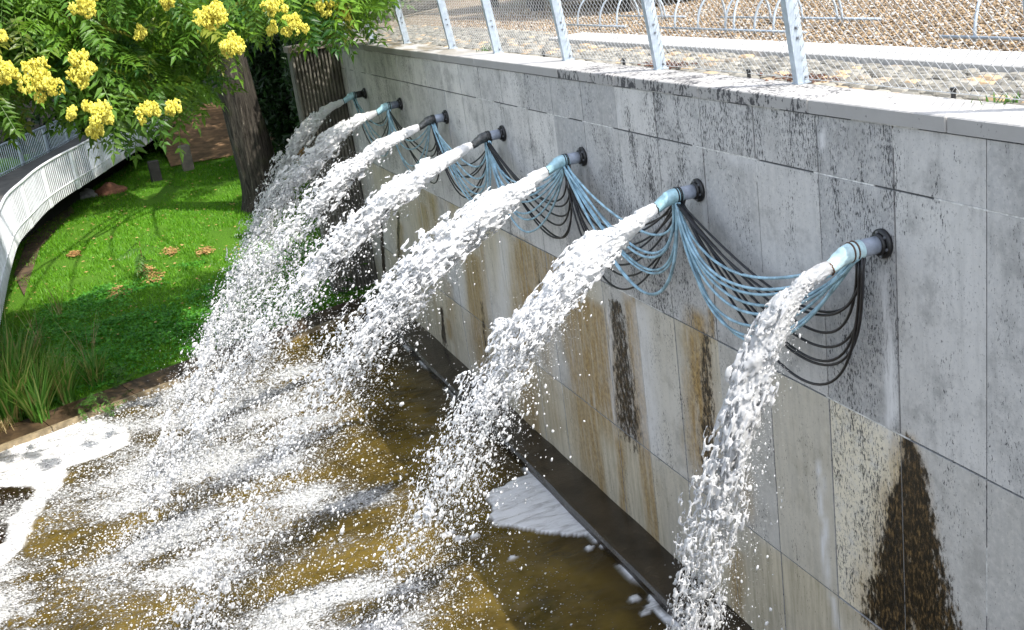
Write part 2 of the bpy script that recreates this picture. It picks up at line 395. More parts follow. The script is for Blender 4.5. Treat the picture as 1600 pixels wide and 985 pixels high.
# upper terrace
mb = MB(); mb.add([(.30, -30, TOPZ - .06), (120, -30, TOPZ - .06), (120, 20.15, TOPZ - .06), (.30, 20.15, TOPZ - .06), (1.7, 20.15, TOPZ - .06), (120, 120, TOPZ - .06), (1.7, 120, TOPZ - .06)], [(0, 1, 2, 3), (4, 2, 5, 6)])
tag(mb.build('terrace_ground', gravel_mat()), kind='structure')
mb = MB(); mb.box((.32, -30, -1), (.6, 20.1, TOPZ - .064)); mb.box((1.72, 20.1, -1), (2.0, 120, TOPZ - .064)); mb.box((.32, 20.0, -1), (1.72, 20.1, TOPZ - .064)); tag(mb.build('terrace_bank', simple('dark bank soil', (.018, .016, .012), .95, var=.4, scale=2)), kind='structure')
def blob_template():
    t = (1 + 5 ** .5) / 2
    v = np.array([(-1, t, 0), (1, t, 0), (-1, -t, 0), (1, -t, 0), (0, -1, t), (0, 1, t), (0, -1, -t), (0, 1, -t), (t, 0, -1), (t, 0, 1), (-t, 0, -1), (-t, 0, 1)], float)
    v /= np.linalg.norm(v[0])
    f = np.array([(0, 11, 5), (0, 5, 1), (0, 1, 7), (0, 7, 10), (0, 10, 11), (1, 5, 9), (5, 11, 4), (11, 10, 2), (10, 7, 6), (7, 1, 8), (3, 9, 4), (3, 4, 2), (3, 2, 6), (3, 6, 8), (3, 8, 9), (4, 9, 5), (2, 4, 11), (6, 2, 10), (8, 6, 7), (9, 8, 1)])
    return v, f
ICO_V, ICO_F = blob_template()
OCT_V = np.array([(1, 0, 0), (-1, 0, 0), (0, 1, 0), (0, -1, 0), (0, 0, 1), (0, 0, -1)], float)
OCT_F = np.array([(0, 2, 4), (2, 1, 4), (1, 3, 4), (3, 0, 4), (2, 0, 5), (1, 2, 5), (3, 1, 5), (0, 3, 5)])
def rand_rot(n, r):
    q = r.normal(size=(n, 4)); q /= np.linalg.norm(q, axis=1)[:, None]; a, b, c, d = q.T
    return np.stack([np.stack([1 - 2 * (c * c + d * d), 2 * (b * c - a * d), 2 * (b * d + a * c)], -1),
                     np.stack([2 * (b * c + a * d), 1 - 2 * (b * b + d * d), 2 * (c * d - a * b)], -1),
                     np.stack([2 * (b * d - a * c), 2 * (c * d + a * b), 1 - 2 * (b * b + c * c)], -1)], 1)
def scatter(mb, tv, tf, pos, size, r, jit=.25, aniso=(1, 1, 1), stretch=None, **att):
    """many small template solids in one mesh; stretch = per-item direction vectors (length = factor)"""
    n = len(pos); Rm = rand_rot(n, r)
    sc = np.asarray(size)[:, None] * r.uniform(1 - jit, 1 + jit, (n, 3)) 
    V = np.einsum('nij,nkj->nki', Rm, tv[None] * sc[:, None, :])
    V = V * np.asarray(aniso)[None, None]
    if stretch is not None:
        ln = np.linalg.norm(stretch, axis=1); d = stretch / (ln[:, None] + 1e-9)
        V = V + d[:, None] * ((V * d[:, None]).sum(-1) * (ln - 1)[:, None])[..., None]
    V = V + np.asarray(pos)[:, None]
    Fc = tf[None] + (np.arange(n) * len(tv))[:, None, None]
    mb.add(V.reshape(-1, 3), Fc.reshape(-1, 3), **{k: np.repeat(a, len(tv)) for k, a in att.items()})
r = np.random.default_rng(11); n = 26000
px = 1.72 + 3.6 * r.random(n) ** 1.2; py = r.uniform(4.5, 21, n)
mb = MB(); scatter(mb, OCT_V, OCT_F, np.stack([px, py, np.full(n, TOPZ - .052)], -1), r.uniform(.010, .024, n), r, .35, (1, 1, .7), shade=r.random(n), sear=r.random(n))
tag(mb.build('gravel', pebble_mat(), smooth=True), kind='stuff')
# setts
mb = MB(); y = 1.5
r = np.random.default_rng(12)
for row, x0 in enumerate(np.arange(.385, 1.20, .104)):
    y = 1.5 + r.uniform(0, .1)
    while y < 21.5:
        ln = r.uniform(.085, .15); dz = r.uniform(-.012, .012)
        j = r.uniform(-.006, .006)
        mb.bevbox((x0 + j, y, TOPZ - .12), (x0 + .094 + j, y + ln, TOPZ - .012 + dz), .016, shade=r.random(), sear=r.random())
        y += ln + r.uniform(.008, .02)
for x0 in np.arange(1.225, 1.75, .104):
    y = 13.2 + r.uniform(0, .1) + (x0 - 1.2) * 1.6
    while y < 21.5:
        ln = r.uniform(.085, .15)
        mb.bevbox((x0, y, TOPZ - .12), (x0 + .094, y + ln, TOPZ - .012 + r.uniform(-.012, .012)), .016, shade=r.random(), sear=r.random()); y += ln + .012
tag(mb.build('sett_paving', sett_mat()), kind='structure')
mb = MB(); y = -4.0
while y < 13.0:
    e = min(y + 1.0, 13.1)
    mb.bevbox((1.235, y, TOPZ - .15), (1.70, e - .008, TOPZ + .02), .008); y += 1.0
tag(mb.build('edging_kerb', MAT['white_kerb']), kind='structure')

# ------------------------------------------------------------------ retaining wall
wall = empty('retaining_wall', (0, 10, 0), 'long grey stone clad retaining wall streaked with black and ochre stains', 'wall')
ROWZ = [TOPZ - .088, 4.062, 2.564, 1.067, .10]
PW = .7046
edges = 4.38 + PW * np.arange(-4, 22); edges = edges[edges < WALL_Y1 - .2]; edges = np.append(edges, WALL_Y1)
streaks = []      # (kind, (y,z) top, (y,z) bottom, half width top, bottom, strength)
def streak(kind, p0, p1, w0, w1, s):
    a, b = at_x(p0), at_x(p1)
    wa = abs(at_x((p0[0] - w0, p0[1]))[1] - a[1]) / 2 + .004; wb = abs(at_x((p1[0] - w1, p1[1]))[1] - b[1]) / 2 + .004
    streaks.append((kind, a[1:], b[1:], wa, wb, s))
for s in [
    ('dark', (1424, 688), (1450, 1000), 22, 122, .96), ('dark', (1408, 715), (1388, 1000), 4, 88, 1.02), ('ochre', (1405, 690), (1395, 990), 20, 120, .7), ('ochre', (1425, 690), (1430, 1000), 24, 100, .8),
    ('white', (1383, 425), (1393, 668), 13, 19, 1.0), ('white', (1282, 728), (1291, 900), 6, 9, .9), ('white', (1300, 930), (1310, 985), 12, 12, .7),
    ('ochre', (1088, 490), (1098, 740), 34, 48, 1.0), ('dark', (1104, 520), (1106, 750), 16, 28, .70), ('ochre', (1112, 480), (1116, 530), 9, 9, .9),
    ('ochre', (920, 470), (935, 660), 60, 70, .95), ('dark', (962, 470), (985, 690), 26, 44, .74), ('white', (951, 480), (960, 660), 4, 4, .7), ('white', (1000, 480), (1020, 700), 26, 30, .5),
    ('ochre', (968, 690), (975, 800), 14, 10, 1.0), ('ochre', (900, 620), (910, 720), 40, 20, .5),
    ('ochre', (816, 375), (830, 500), 26, 40, 1.0), ('dark', (836, 400), (845, 470), 8, 10, .45), ('ochre', (742, 400), (752, 560), 24, 30, .85), ('dark', (752, 470), (765, 600), 6, 5, .6),
    ('white', (785, 370), (790, 520), 14, 22, .6), ('white', (715, 320), (725, 470), 12, 12, .4), ('ochre', (700, 440), (705, 500), 12, 12, .5),
    ('ochre', (660, 320), (670, 420), 14, 18, .7), ('ochre', (625, 350), (625, 430), 10, 10, .7), ('dark', (622, 330), (624, 440), 5, 5, .7), ('dark', (594, 330), (603, 460), 5, 6, .9),
    ('ochre', (1150, 640), (1165, 800), 20, 30, .5), ('dark', (1085, 640), (1180, 690), 14, 20, .5), ('ochre', (1150, 860), (1150, 960), 22, 18, .8),
    ('white', (913, 262), (918, 330), 6, 9, .7), ('white', (1098, 320), (1104, 390), 7, 10, .7), ('white', (789, 225), (793, 275), 5, 7, .6), ('white', (700, 195), (703, 240), 4, 5, .5),
    ('white', (965, 160), (968, 200), 4, 5, .5), ('white', (1283, 210), (1285, 235), 5, 7, .8),
    ('ochre', (700, 500), (705, 530), 8, 8, .8), ('dark', (690, 480), (695, 540), 6, 8, .8)]: streak(*s)
mb = MB(); r = np.random.default_rng(5)
TINT = {}
lich_px = {  # lichen and tint by panel (row, column counted from the joint seen at the right edge)
    (0, 0): (.15, .55), (0, 1): (.5, .25), (0, 2): (.95, .5), (0, 3): (1.0, .45), (0, 4): (.8, .5), (0, -1): (.15, .35),
    (1, -1): (.75, .5), (1, 0): (.2, .62), (1, 1): (.75, .25), (1, 2): (.45, .55), (1, 3): (.5, .4), (1, 4): (.55, .5), (1, 5): (.5, .55),
    (2, -1): (.1, .3), (2, 0): (.35, .42), (2, 1): (.75, .9), (2, 2): (.15, .55), (2, 3): (.1, .45), (2, 4): (.1, .6), (2, 5): (.1, .75), (2, 6): (.05, .5)}
for ri in range(4):
    z1, z0 = ROWZ[ri], ROWZ[ri + 1]
    for ci in range(len(edges) - 1):
        y0, y1 = edges[ci] + .005, edges[ci + 1] - .005
        k = int(round((edges[ci] - 4.38) / PW))
        li, ti = lich_px.get((ri, k), (r.uniform(.05, .45) if ri < 2 else r.uniform(0, .15), r.uniform(.25, .85) if k < 9 else r.uniform(.6, 1.0)))
        if ri == 3: li *= .2
        ny = 15; nz = max(4, int((z1 - z0) / .05))
        yy, zz = np.meshgrid(np.linspace(y0, y1, ny), np.linspace(z0 + .006, z1 - .006, nz), indexing='ij')
        off = r.uniform(-.003, .003)
        A = {k2: np.zeros(yy.shape) for k2 in ('ochre', 'dark', 'white', 'cream', 'damp')}
        for kd, a, b, wa, wb, s in streaks:
            t = (a[1] - zz) / max(a[1] - b[1], .01); tc = np.clip(t, 0, 1)
            yc = a[0] + (b[0] - a[0]) * tc; ww = wa + (wb - wa) * tc
            g = np.clip(1.15 - (np.abs(yy - yc + .02 * pnoise(yy, zz, 6, 45)) / (ww * 1.25)) ** 1.4, 0, 1) * sstep(-.06, .03, t) * (1 - sstep(.85, 1.25, t)) * s
            A[kd] = np.maximum(A[kd], g)
        damp = .0
        if ri >= 2:
            damp = .62 + .5 * pnoise(yy, zz * .3, 1.3, 41) if k > 3 else .12 * np.ones(yy.shape)
            if k == 2 and ri == 2: damp = .55 + 0 * yy
            if k in (1, 3) and ri == 2: damp = .25 + 0 * yy
            if ri == 3: damp = .75 + .25 * pnoise(yy, zz, 1.2, 42)
            damp = np.clip(damp, 0, .9)
        A['damp'] = damp + 0 * yy
        if k == 1 and ri == 2: A['cream'][:] = .95
        if ri >= 2 and k > 5: A['ochre'] = np.maximum(A['ochre'], np.clip(pnoise(yy, zz * .15, 2.6, 43) * 1.3 - .35, 0, .85))
        # white joint deposits just below the second and third joint
        A['white'] = np.maximum(A['white'], np.clip(pnoise(yy, zz * 0, 3.5, 44) - .5, 0, 1) * sstep(z1 - .10, z1 - .01, zz) * (.8 if ri in (1, 2) else .3))
        xx = np.full(yy.shape, off)
        v = np.stack([xx, yy, zz], -1).reshape(-1, 3)
        mb.add(v, grid_faces(ny, nz)[:, ::-1], tint=ti, lichen=np.clip(li * .75 + .32 * pnoise(yy, zz * .6, 1.1, 46) * (1 if ri < 2 else .4), 0, 1).ravel(), **{a: b.ravel() for a, b in A.items()})
        # the panel's edges
        e = [(off, y0, z0 + .006), (off, y1, z0 + .006), (off, y1, z1 - .006), (off, y0, z1 - .006)]
        b = [(.05, q[1], q[2]) for q in e]
        mb.add(e + b, [(0, 1, 5, 4), (1, 2, 6, 5), (2, 3, 7, 6), (3, 0, 4, 7)], tint=ti * .4, lichen=.2)
mb.build('stone_cladding', STONE, wall)
mb = MB(); mb.box((.014, WALL_Y0, -.4), (.29, WALL_Y1 - .01, TOPZ - .09)); mb.build('wall_core', MAT['joint'], wall)
# white mortar that fills parts of the joints
mb = MB()
for ri, zj in ((1, ROWZ[1]), (2, ROWZ[2]), (0, ROWZ[0])):
    y = 2.0
    while y < 19:
        ln = r.uniform(.15, .9)
        if r.random() < (.62 if y < 9 else .3): mb.box((.0005, y, zj - .0055), (.03, y + ln, zj + .0045))
        y += ln + r.uniform(.1, .8)
for e in edges[1:-1]:
    for ri in range(4):
        if r.random() < .3:
            z1, z0 = ROWZ[ri], ROWZ[ri + 1]; a = r.uniform(z0 + .05, z1 - .05); b = min(a + r.uniform(.1, .6), z1 - .02)
            mb.box((.002, e - .0045, a), (.03, e + .0045, b))
mb.build('joint_mortar', MAT['white_mortar'], wall)
# coping stones
cj = [1.6, 2.78, 3.98, 4.755, 5.96]
y = 5.96
cjp = [at_x(p)[1] for p in [(1481, 195), (1264, 160), (1093, 140), (961, 122), (872, 110), (742, 97)]]
cj = [WALL_Y0, 2.1, 3.4] + cjp
while cj[-1] < 18.0: cj.append(cj[-1] + 1.32)
cj.append(WALL_Y1)
for a, b in zip(cj[:-1], cj[1:]):
    mb = MB(); n = max(4, int((b - a) / .1))
    ym = .5 * (a + b); li = .95 if 6.2 < ym < 9.5 else (.45 if ym < 6.2 else .3)
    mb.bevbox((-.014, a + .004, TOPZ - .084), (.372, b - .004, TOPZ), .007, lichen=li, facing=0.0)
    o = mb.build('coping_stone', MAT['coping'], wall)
# footing ledge along the water
mb = MB(); ys = np.linspace(WALL_Y0, WALL_Y1 - .1, 60)
prof = [(.012, .112), (-.36, .095), (-.40, .10), (-.425, .07), (-.425, -.6), (.012, -.6)]
v = [(x + .008 * pnoise(yv, x * 5, 2.0, 8), yv, z + .006 * pnoise(yv, x * 5, 3.0, 9)) for yv in ys for x, z in prof]
f = [(i * 6 + k, i * 6 + (k + 1) % 6, i * 6 + 6 + (k + 1) % 6, i * 6 + 6 + k) for i in range(59) for k in range(6)]
mb.add(v, np.array(f)[:, ::-1]); mb.add([v[k] for k in range(6)], [(0, 1, 2, 3), (0, 3, 4, 5)])
mb.build('footing_ledge', MAT['ledge'], wall)

# ribbed wing wall at the far end
wing = empty('wing_wall', (-.35, 19.7, 0), 'brown ribbed concrete wing wall at the far end of the grey retaining wall', 'wall')
mb = MB(); mb.box((-.80, 19.62, -.4), (.6, 19.95, TOPZ - .08))
for x in np.arange(-.79, .58, .062): mb.bevbox((x, 19.56, -.4), (x + .034, 19.63, TOPZ - .09), .006)
mb.build('ribbed_face', MAT['ribbed'], wing)
mb = MB(); mb.bevbox((-.84, 19.51, TOPZ - .078), (.62, 20.0, TOPZ + .02), .01); mb.build('cap', MAT['concrete'], wing)

# ------------------------------------------------------------------ outlet pipes
PY = [5.185, 7.296, 9.405, 11.526, 13.59, 15.76, 17.95]
PZ = 3.735
rank = ['nearest', 'second nearest', 'third nearest', 'middle', 'third farthest', 'second farthest', 'farthest']
pipe_look = ['pale bleached cut open nozzle and a rust brown strap', 'long pale blue nozzle and grey pipe', 'pale blue nozzle and black strap', 'slimy black nozzle on a grey pipe', 'slimy dark nozzle on a blue grey pipe', 'bright blue nozzle on a dark grey pipe', 'bright blue nozzle on a black pipe']
pipe_mat = ['pvc', 'pvc', 'pvc', 'pvc', 'pvc', 'pvc_dark', 'black']; noz_mat = ['blue_pale', 'blue', 'blue', 'nozzle_dark', 'nozzle_dark', 'blue', 'blue']
RUST = simple('rusty strap', (.085, .045, .025), .6, var=.6, scale=40)
def ringpts(c, ax_r, n=24): return [(c[0], c[1] + math.cos(t) * ax_r, c[2] + math.sin(t) * ax_r) for t in np.linspace(0, 2 * math.pi, n)]
for i, yv in enumerate(PY):
    t = empty('outlet_pipe', (0, yv, PZ), f'{rank[i]} outlet pipe on the wall, {pipe_look[i]}', 'pipe', 'outlet pipes in a row along the wall')
    mb = MB()
    mb.tube([(-.003, yv, PZ), (-.006, yv, PZ), (-.022, yv, PZ), (-.030, yv, PZ)], [.078, .088, .088, .080], 32)
    mb.tube([(-.028, yv, PZ), (-.05, yv, PZ), (-.055, yv, PZ)], [.066, .064, .055], 32)
    fl = mb.build('flange', MAT['black'], t, True)
    for a in range(6):
        m2 = MB(); c = (-.030, yv + .070 * math.cos(a * 1.047 + .3), PZ + .070 * math.sin(a * 1.047 + .3))
        m2.tube([(c[0] + .002, c[1], c[2]), (c[0] - .010, c[1], c[2])], .009, 6); m2.build('bolt', MAT['bolt'], fl)
    mb = MB(); mb.tube([(-.05, yv, PZ), (-.12, yv, PZ - .001), (-.19, yv, PZ - .004)], .0525, 28); mb.build('pipe_body', MAT[pipe_mat[i]], t, True)
    # curved, slightly flattened nozzle, cut at a slant
    cl = [(-.160, yv, PZ - .002), (-.235, yv, PZ - .007), (-.275, yv, PZ - .017), (-.315, yv, PZ - .034), (-.350, yv, PZ - .055), (-.372, yv, PZ - .069)]
    m3 = MB(); m3.tube(cl, [.056, .056, .053, .050, .047, .045], 28, caps=False)
    inner = [(p[0] - .0, p[1], p[2]) for p in cl[::-1]]
    m3.tube(inner, [.041, .043, .046, .048, .05, .05], 28, caps=False)
    V = m3.v[0]; W = m3.v[1]
    for vv in (V, W):     # slanted, ragged mouth
        tip = vv[:, 0] < -.33
        vv[tip, 0] += (vv[tip, 2] - (PZ - .06)) * (.45) + r.uniform(-.004, .004, tip.sum())
    nz = m3.build('nozzle', MAT[noz_mat[i]], t, True)
    m4 = MB(); rim = V[-28:]; m4.tube(np.vstack([rim, rim[:2]]), .0055, 6, caps=False); m4.build('rim', MAT['black'] if i else RUST, nz, True)
    m5 = MB()
    for dx in ((-.170, -.182, -.200) if i else (-.205, -.235)):
        m5.tube(ringpts((dx, yv, PZ - .006 if dx < -.21 else PZ - .003), .056), .0055, 7, caps=False)
    m5.build('strap', RUST if i == 0 else MAT['black'], t, True)

# ------------------------------------------------------------------ hoses
def bez(p0, c1, c2, p3, n=34):
    t = np.linspace(0, 1, n)[:, None]; return (1 - t) ** 3 * p0 + 3 * t * (1 - t) ** 2 * c1 + 3 * t * t * (1 - t) * c2 + t ** 3 * p3
spans = [('nearest and second nearest', 8, 7), ('second and third nearest', 7, 7), ('third nearest and middle', 7, 6), ('middle and third farthest', 6, 5), ('third and second farthest', 4, 4), ('two farthest', 4, 3)]
extra = ['widest fan of blue and black hoses looping', 'loose fan of pale blue and black hoses hanging', 'sheaf of blue and black hoses hanging', 'thin sheaf of blue and black hoses drooping', 'small blue and black hose loops hanging', 'short blue hose bundle with few black strands hanging']
for i, (nm, nb, nk) in enumerate(spans):
    ya, yb = PY[i], PY[i + 1]; r = np.random.default_rng(60 + i)
    root = empty('hose_bundle', (-.2, .5 * (ya + yb), PZ - .9), f'{extra[i]} between the {nm} pipes', 'hoses', 'hose bundles slung between the outlet pipes')
    for c in range(nb + nk):
        blue = c < nb
        if blue: s = .40 + .52 * (c + .35 * r.random()) / max(nb - 1, 1) if nb > 1 else .7
        else: s = .45 + .50 * (c - nb + .4 * r.random()) / max(nk - 1, 1)
        s *= (1.0, 1.0, .92, .95, .9, .8)[i]
        kink = r.uniform(-.05, .05, 2); xs = -.20 + r.uniform(-.02, .02) + (0 if blue else .035); ang = r.uniform(-1, 1)
        p0 = np.array([xs, ya + .052 * math.sin(ang), PZ - .05 * abs(math.cos(ang)) - .004])
        p3 = np.array([-.20 + r.uniform(-.02, .02), yb + .05 * math.sin(r.uniform(-1, .2)), PZ - .05])
        xm = -.22 + r.uniform(-.04, .03) if blue else -.14 + r.uniform(-.05, .05)
        q = s * r.uniform(.94, 1.06)
        far_heavy = blue == (i % 2 == 0)
        if far_heavy:       # hangs steeply from the farther pipe, slants up to the nearer one
            c1 = np.array([xm, ya + (.30 + .1 * (1 - s)) * (yb - ya) + r.uniform(-.05, .05), PZ - 1.05 * q])
            c2 = np.array([xm, ya + (.86 + .05 * r.random()) * (yb - ya), PZ - 1.55 * q])
        else:
            c1 = np.array([xm, ya + .05 + r.uniform(-.03, .05), PZ - 1.62 * q])
            c2 = np.array([xm, ya + (.58 + .06 * r.random()) * (yb - ya), PZ - 1.02 * q])
        c1[1] += kink[0] * .8; c2[1] += kink[1]; c2[2] += kink[0]; P = bez(p0, c1, c2, p3)
        P[:, 0] += .006 * np.sin(np.linspace(0, 9, len(P)) + r.uniform(0, 6)) ; P[:, 1] += .004 * np.sin(np.linspace(0, 14, len(P)) + r.uniform(0, 6))
        m = MB(); m.tube(P, .0105 if blue else .0092, 8)
        m.build('blue_hose' if blue else 'black_hose', MAT['hose_blue'] if blue else MAT['hose_black'], root, True)
# ------------------------------------------------------------------ water jets
JET = [  # slope, curvature, end radius, voxel, drops, reach factor
    (-.10, -1.62, .175, .0060, 4200), (-.316, -.273, .235, .0075, 8000), (-.343, -.123, .29, .0092, 9500), (-.283, -.118, .25, .0105, 8500),
    (-.216, -.163, .24, .0112, 8500), (-.192, -.255, .24, .0118, 8000), (-.237, -.41, .21, .0122, 5500)]
jet_look = ['nearest jet, glassy steep narrow water stream falling close to the wall', 'second nearest jet, white water stream arching in front of the wall', 'third nearest jet, long white water stream with droplets flying off',
            'middle jet, long foaming water stream reaching far over the pool', 'third farthest jet, foaming water stream before the black hose loops', 'second farthest jet, broken white stream from the bright blue nozzle', 'farthest jet, thin scattered stream in front of the ribbed wing wall']
TIPX = -.365
def traj(a, b, x, q=1.0): return a * x + b * x * x / (q * q)
def noise_box(sh, L, W, cu, cw, seed, octv=2):
    return fbm(sh, (L / cu, W / cw, W / cw), seed, octv, .55)
for i, (a, b, R1, vox, nd) in enumerate(JET):
    yv = PY[i]; z0 = PZ - .062; r = np.random.default_rng(200 + i)
    xe = (-a - math.sqrt(a * a + 4 * -b * (z0 - .02))) / (2 * b)             # where it meets the water
    xe = abs(xe)
    xs = np.linspace(0, xe, 400); zs = traj(a, b, xs)
    ds = np.hypot(np.diff(xs), np.diff(zs)); S = np.concatenate([[0], np.cumsum(ds)]); Ltot = S[-1]
    t = empty('water_jet', (TIPX, yv, z0), jet_look[i], 'water jet', 'water jets spraying from the wall')
    # --- coherent stream: iso-surface of noise in straightened coordinates, bent along the path
    L = Ltot * (.97 if i == 0 else .94); W = 2 * R1 * 1.35
    sh = (int(L / vox), int(W / vox), int(W / vox))
    u = np.linspace(0, L, sh[0])[:, None, None]; v = np.linspace(-W / 2, W / 2, sh[1])[None, :, None]; ww = np.linspace(-W / 2, W / 2, sh[2])[None, None, :]
    s = u / L
    R = .040 + (R1 - .040) * (s ** (.62 if i else .75))
    n1 = noise_box(sh, L, W, .28 if i else .20, .11 if i else .08, 300 + 7 * i, 3); cs = (.50, .55, .65, .74, .78, .8, .8)[i]; n2 = noise_box(sh, L, W, .17 * cs, .075 * cs, 400 + 7 * i, 2); n3 = noise_box(sh, L, W, .18 * cs, .08 * cs, 500 + 7 * i, 2); n4 = noise_box(sh, L, W, .042 * cs, .024 * cs, 600 + 7 * i, 2)
    rr = np.sqrt((v / R) ** 2 + (ww / (R * (.95 + .25 * s))) ** 2)
    core = 1 - rr
    f2 = np.sqrt(n2 ** 2 + n3 ** 2)
    if i == 0:
        cb = sstep(.16, .46, s); am = .36 + .8 * s; tau = .50 - .31 * sstep(.15, .55, s) - .08 * sstep(.5, .9, s)
    else:
        cb = sstep(.10, .48 if i < 3 else .55, s); am = .42 + .95 * s; tau = .46 - .31 * sstep(.10, .48, s) - .12 * sstep(.45, .8, s)
    fine = .40 * n4 * (.35 + .9 * s)
    d = core + am * .70 * n1 + fine - cb * (1.25 + .35 * s) - .10 * s
    strands = np.minimum(core + .30 + .55 * n1 - .35 * sstep(.4, .9, s), (tau + .10 * n4 - f2) * 1.3)
    d = np.where(s < .035, core + .1 * n4, np.maximum(d, strands * sstep(.03, .12, s) - (1 - sstep(.03, .12, s)) * .2))
    d = d.astype(np.float32)
    d[:, 0] = d[:, -1] = d[:, :, 0] = d[:, :, -1] = -1; d[-1] = -1; d[0] = -1
    g = openvdb.FloatGrid(-1.0); g.copyFromArray(np.ascontiguousarray(d))
    P, T3, Q4 = g.convertToPolygons(isovalue=0.0, adaptivity=0.0)
    P = P.astype(float)
    uu = P[:, 0] / (sh[0] - 1) * L; vv = (P[:, 1] / (sh[1] - 1) - .5) * W; wl = (P[:, 2] / (sh[2] - 1) - .5) * W
    xc = np.interp(uu, S, xs); zc = traj(a, b, xc); sl_ = a + 2 * b * xc; nn = np.sqrt(1 + sl_ ** 2)
    sag = -.10 * R1 / .3 * (uu / L) ** 2
    wx = TIPX - (xc + (-sl_ / nn) * wl); wz = z0 + zc + wl / nn + sag
    wy = yv + vv
    me = bpy.data.meshes.new('stream')
    lp = [Q4.ravel()] if len(Q4) else []; tt = [np.full(len(Q4), 4)] if len(Q4) else []
    if len(T3): lp.append(T3.ravel()); tt.append(np.full(len(T3), 3))
    fill_mesh(me, np.stack([wx, wy, wz], -1), np.concatenate(lp), np.concatenate(tt), True)
    me.materials.append(WATER_CLEAR if i == 0 else WATER)
    link_mesh('stream', me, t)
    # --- drops torn off the stream: slower ones fall short
    n = nd
    q = np.where(r.random(n) < .58, 1 - np.abs(r.normal(0, .20, n)), 1 + r.normal(0, .03, n)).clip(.35, 1.12)
    fx = r.random(n) ** (.62) * xe * 1.06
    x = fx * np.where(q < 1, .35 + .65 * q, q)
    spread = .012 + (.075 if i < 3 else .055) * x
    dy = r.normal(0, 1, n) * spread
    jz = r.normal(0, 1, n) * spread * .75
    z = z0 + traj(a, b, x, q) + jz
    keep = (z > .02) & (x > .12)
    # droplets cling together in clumps
    cl = pnoise(x * 1.0 + 13 * i, z + dy, 7, 700 + i); keep &= r.random(n) < (.35 + .65 * sstep(-.35, .45, cl))
    pos = np.stack([TIPX - x, yv + dy, z], -1)[keep]; xk = x[keep]; qk = q[keep]; m = len(pos)
    dist = np.linalg.norm(pos - EYE, axis=1)
    size = (.0026 + .0060 * r.random(m) ** 2.8) * (dist / 8.0) ** .55 * (1.25 if i else 1.0)
    big = r.random(m) < .06; size[big] *= 1.8
    vel = np.stack([-np.ones(m), r.normal(0, .25, m), (a + 2 * b * xk / qk ** 2)], -1); vel /= np.linalg.norm(vel, axis=1)[:, None]
    st = vel * r.uniform(1.0, 2.3, m)[:, None]
    mb = MB(); scatter(mb, ICO_V, ICO_F, pos, size, r, .35, stretch=st)
    # fine mist of tiny drops round the broken part of the stream
    n = int(nd * (2.6 if i < 3 else 1.3)); q = (1 - np.abs(r.normal(0, .16, n))).clip(.4, 1.1); x = r.random(n) ** .55 * xe * 1.05 * (.4 + .6 * q); spread = .02 + .11 * x
    z = z0 + traj(a, b, x, q) + r.normal(0, 1, n) * spread * .8; k = (z > .02) & (x > .25)
    pos = np.stack([TIPX - x, yv + r.normal(0, 1, n) * spread, z], -1)[k]; dist = np.linalg.norm(pos - EYE, axis=1)
    scatter(mb, OCT_V, OCT_F, pos, (.0012 + .0020 * r.random(len(pos))) * (dist / 8) ** .6, r, .3)
    o = mb.build('spray', WATER, t, True); o['kind'] = 'stuff'

# ------------------------------------------------------------------ pool
nx, ny = 360, 520
gx, gy = np.meshgrid(np.linspace(-11.5, .02, nx), np.linspace(1.5, 19.3, ny), indexing='ij')
kd = kerb_dist(gx, gy)
foam = np.zeros(gx.shape); splash = np.zeros(gx.shape)
lanes = [(1, .30, -1.9, .95), (2, .62, -2.0, .9), (3, .68, -1.9, .92), (4, .70, -1.8, .95), (5, .6, -1.6, .85)]
warp = .28 * pnoise(gx, gy, .8, 21) + .12 * pnoise(gx, gy, 2.1, 22)
for i, wd, xs0, st in lanes:
    yl = PY[i] + .05 * (gx + 2) + .14
    g = np.exp(-((gy + warp - yl) / wd) ** 2) * sstep(xs0 + .9, xs0 - .7, gx) * st
    a, b = JET[i][0], JET[i][1]; xl = TIPX - (-a - math.sqrt(a * a + 4 * -b * (PZ))) / (2 * b) * -1
    xl = TIPX - abs((-a - math.sqrt(a * a - 4 * b * PZ)) / (2 * b))
    far = 1 - .45 * sstep(xl - .3, xl - 3.0, gx)
    foam = np.maximum(foam, g * far); splash = np.maximum(splash, g * np.exp(-((gx - xl) / 1.3) ** 2))
foam = np.maximum(foam, .80 * sstep(-1.3, -2.9, gx) * sstep(7.0, 9.4, gy) * (.82 + .42 * pnoise(gx * .6, gy * 1.5, 1.4, 24)))
foam = np.minimum(foam * 1.06, .88) * (.86 + .24 * pnoise(gx, gy * 1.6, 1.5, 23) + .10 * pnoise(gx * .6, gy * 1.6, 4.5, 28))
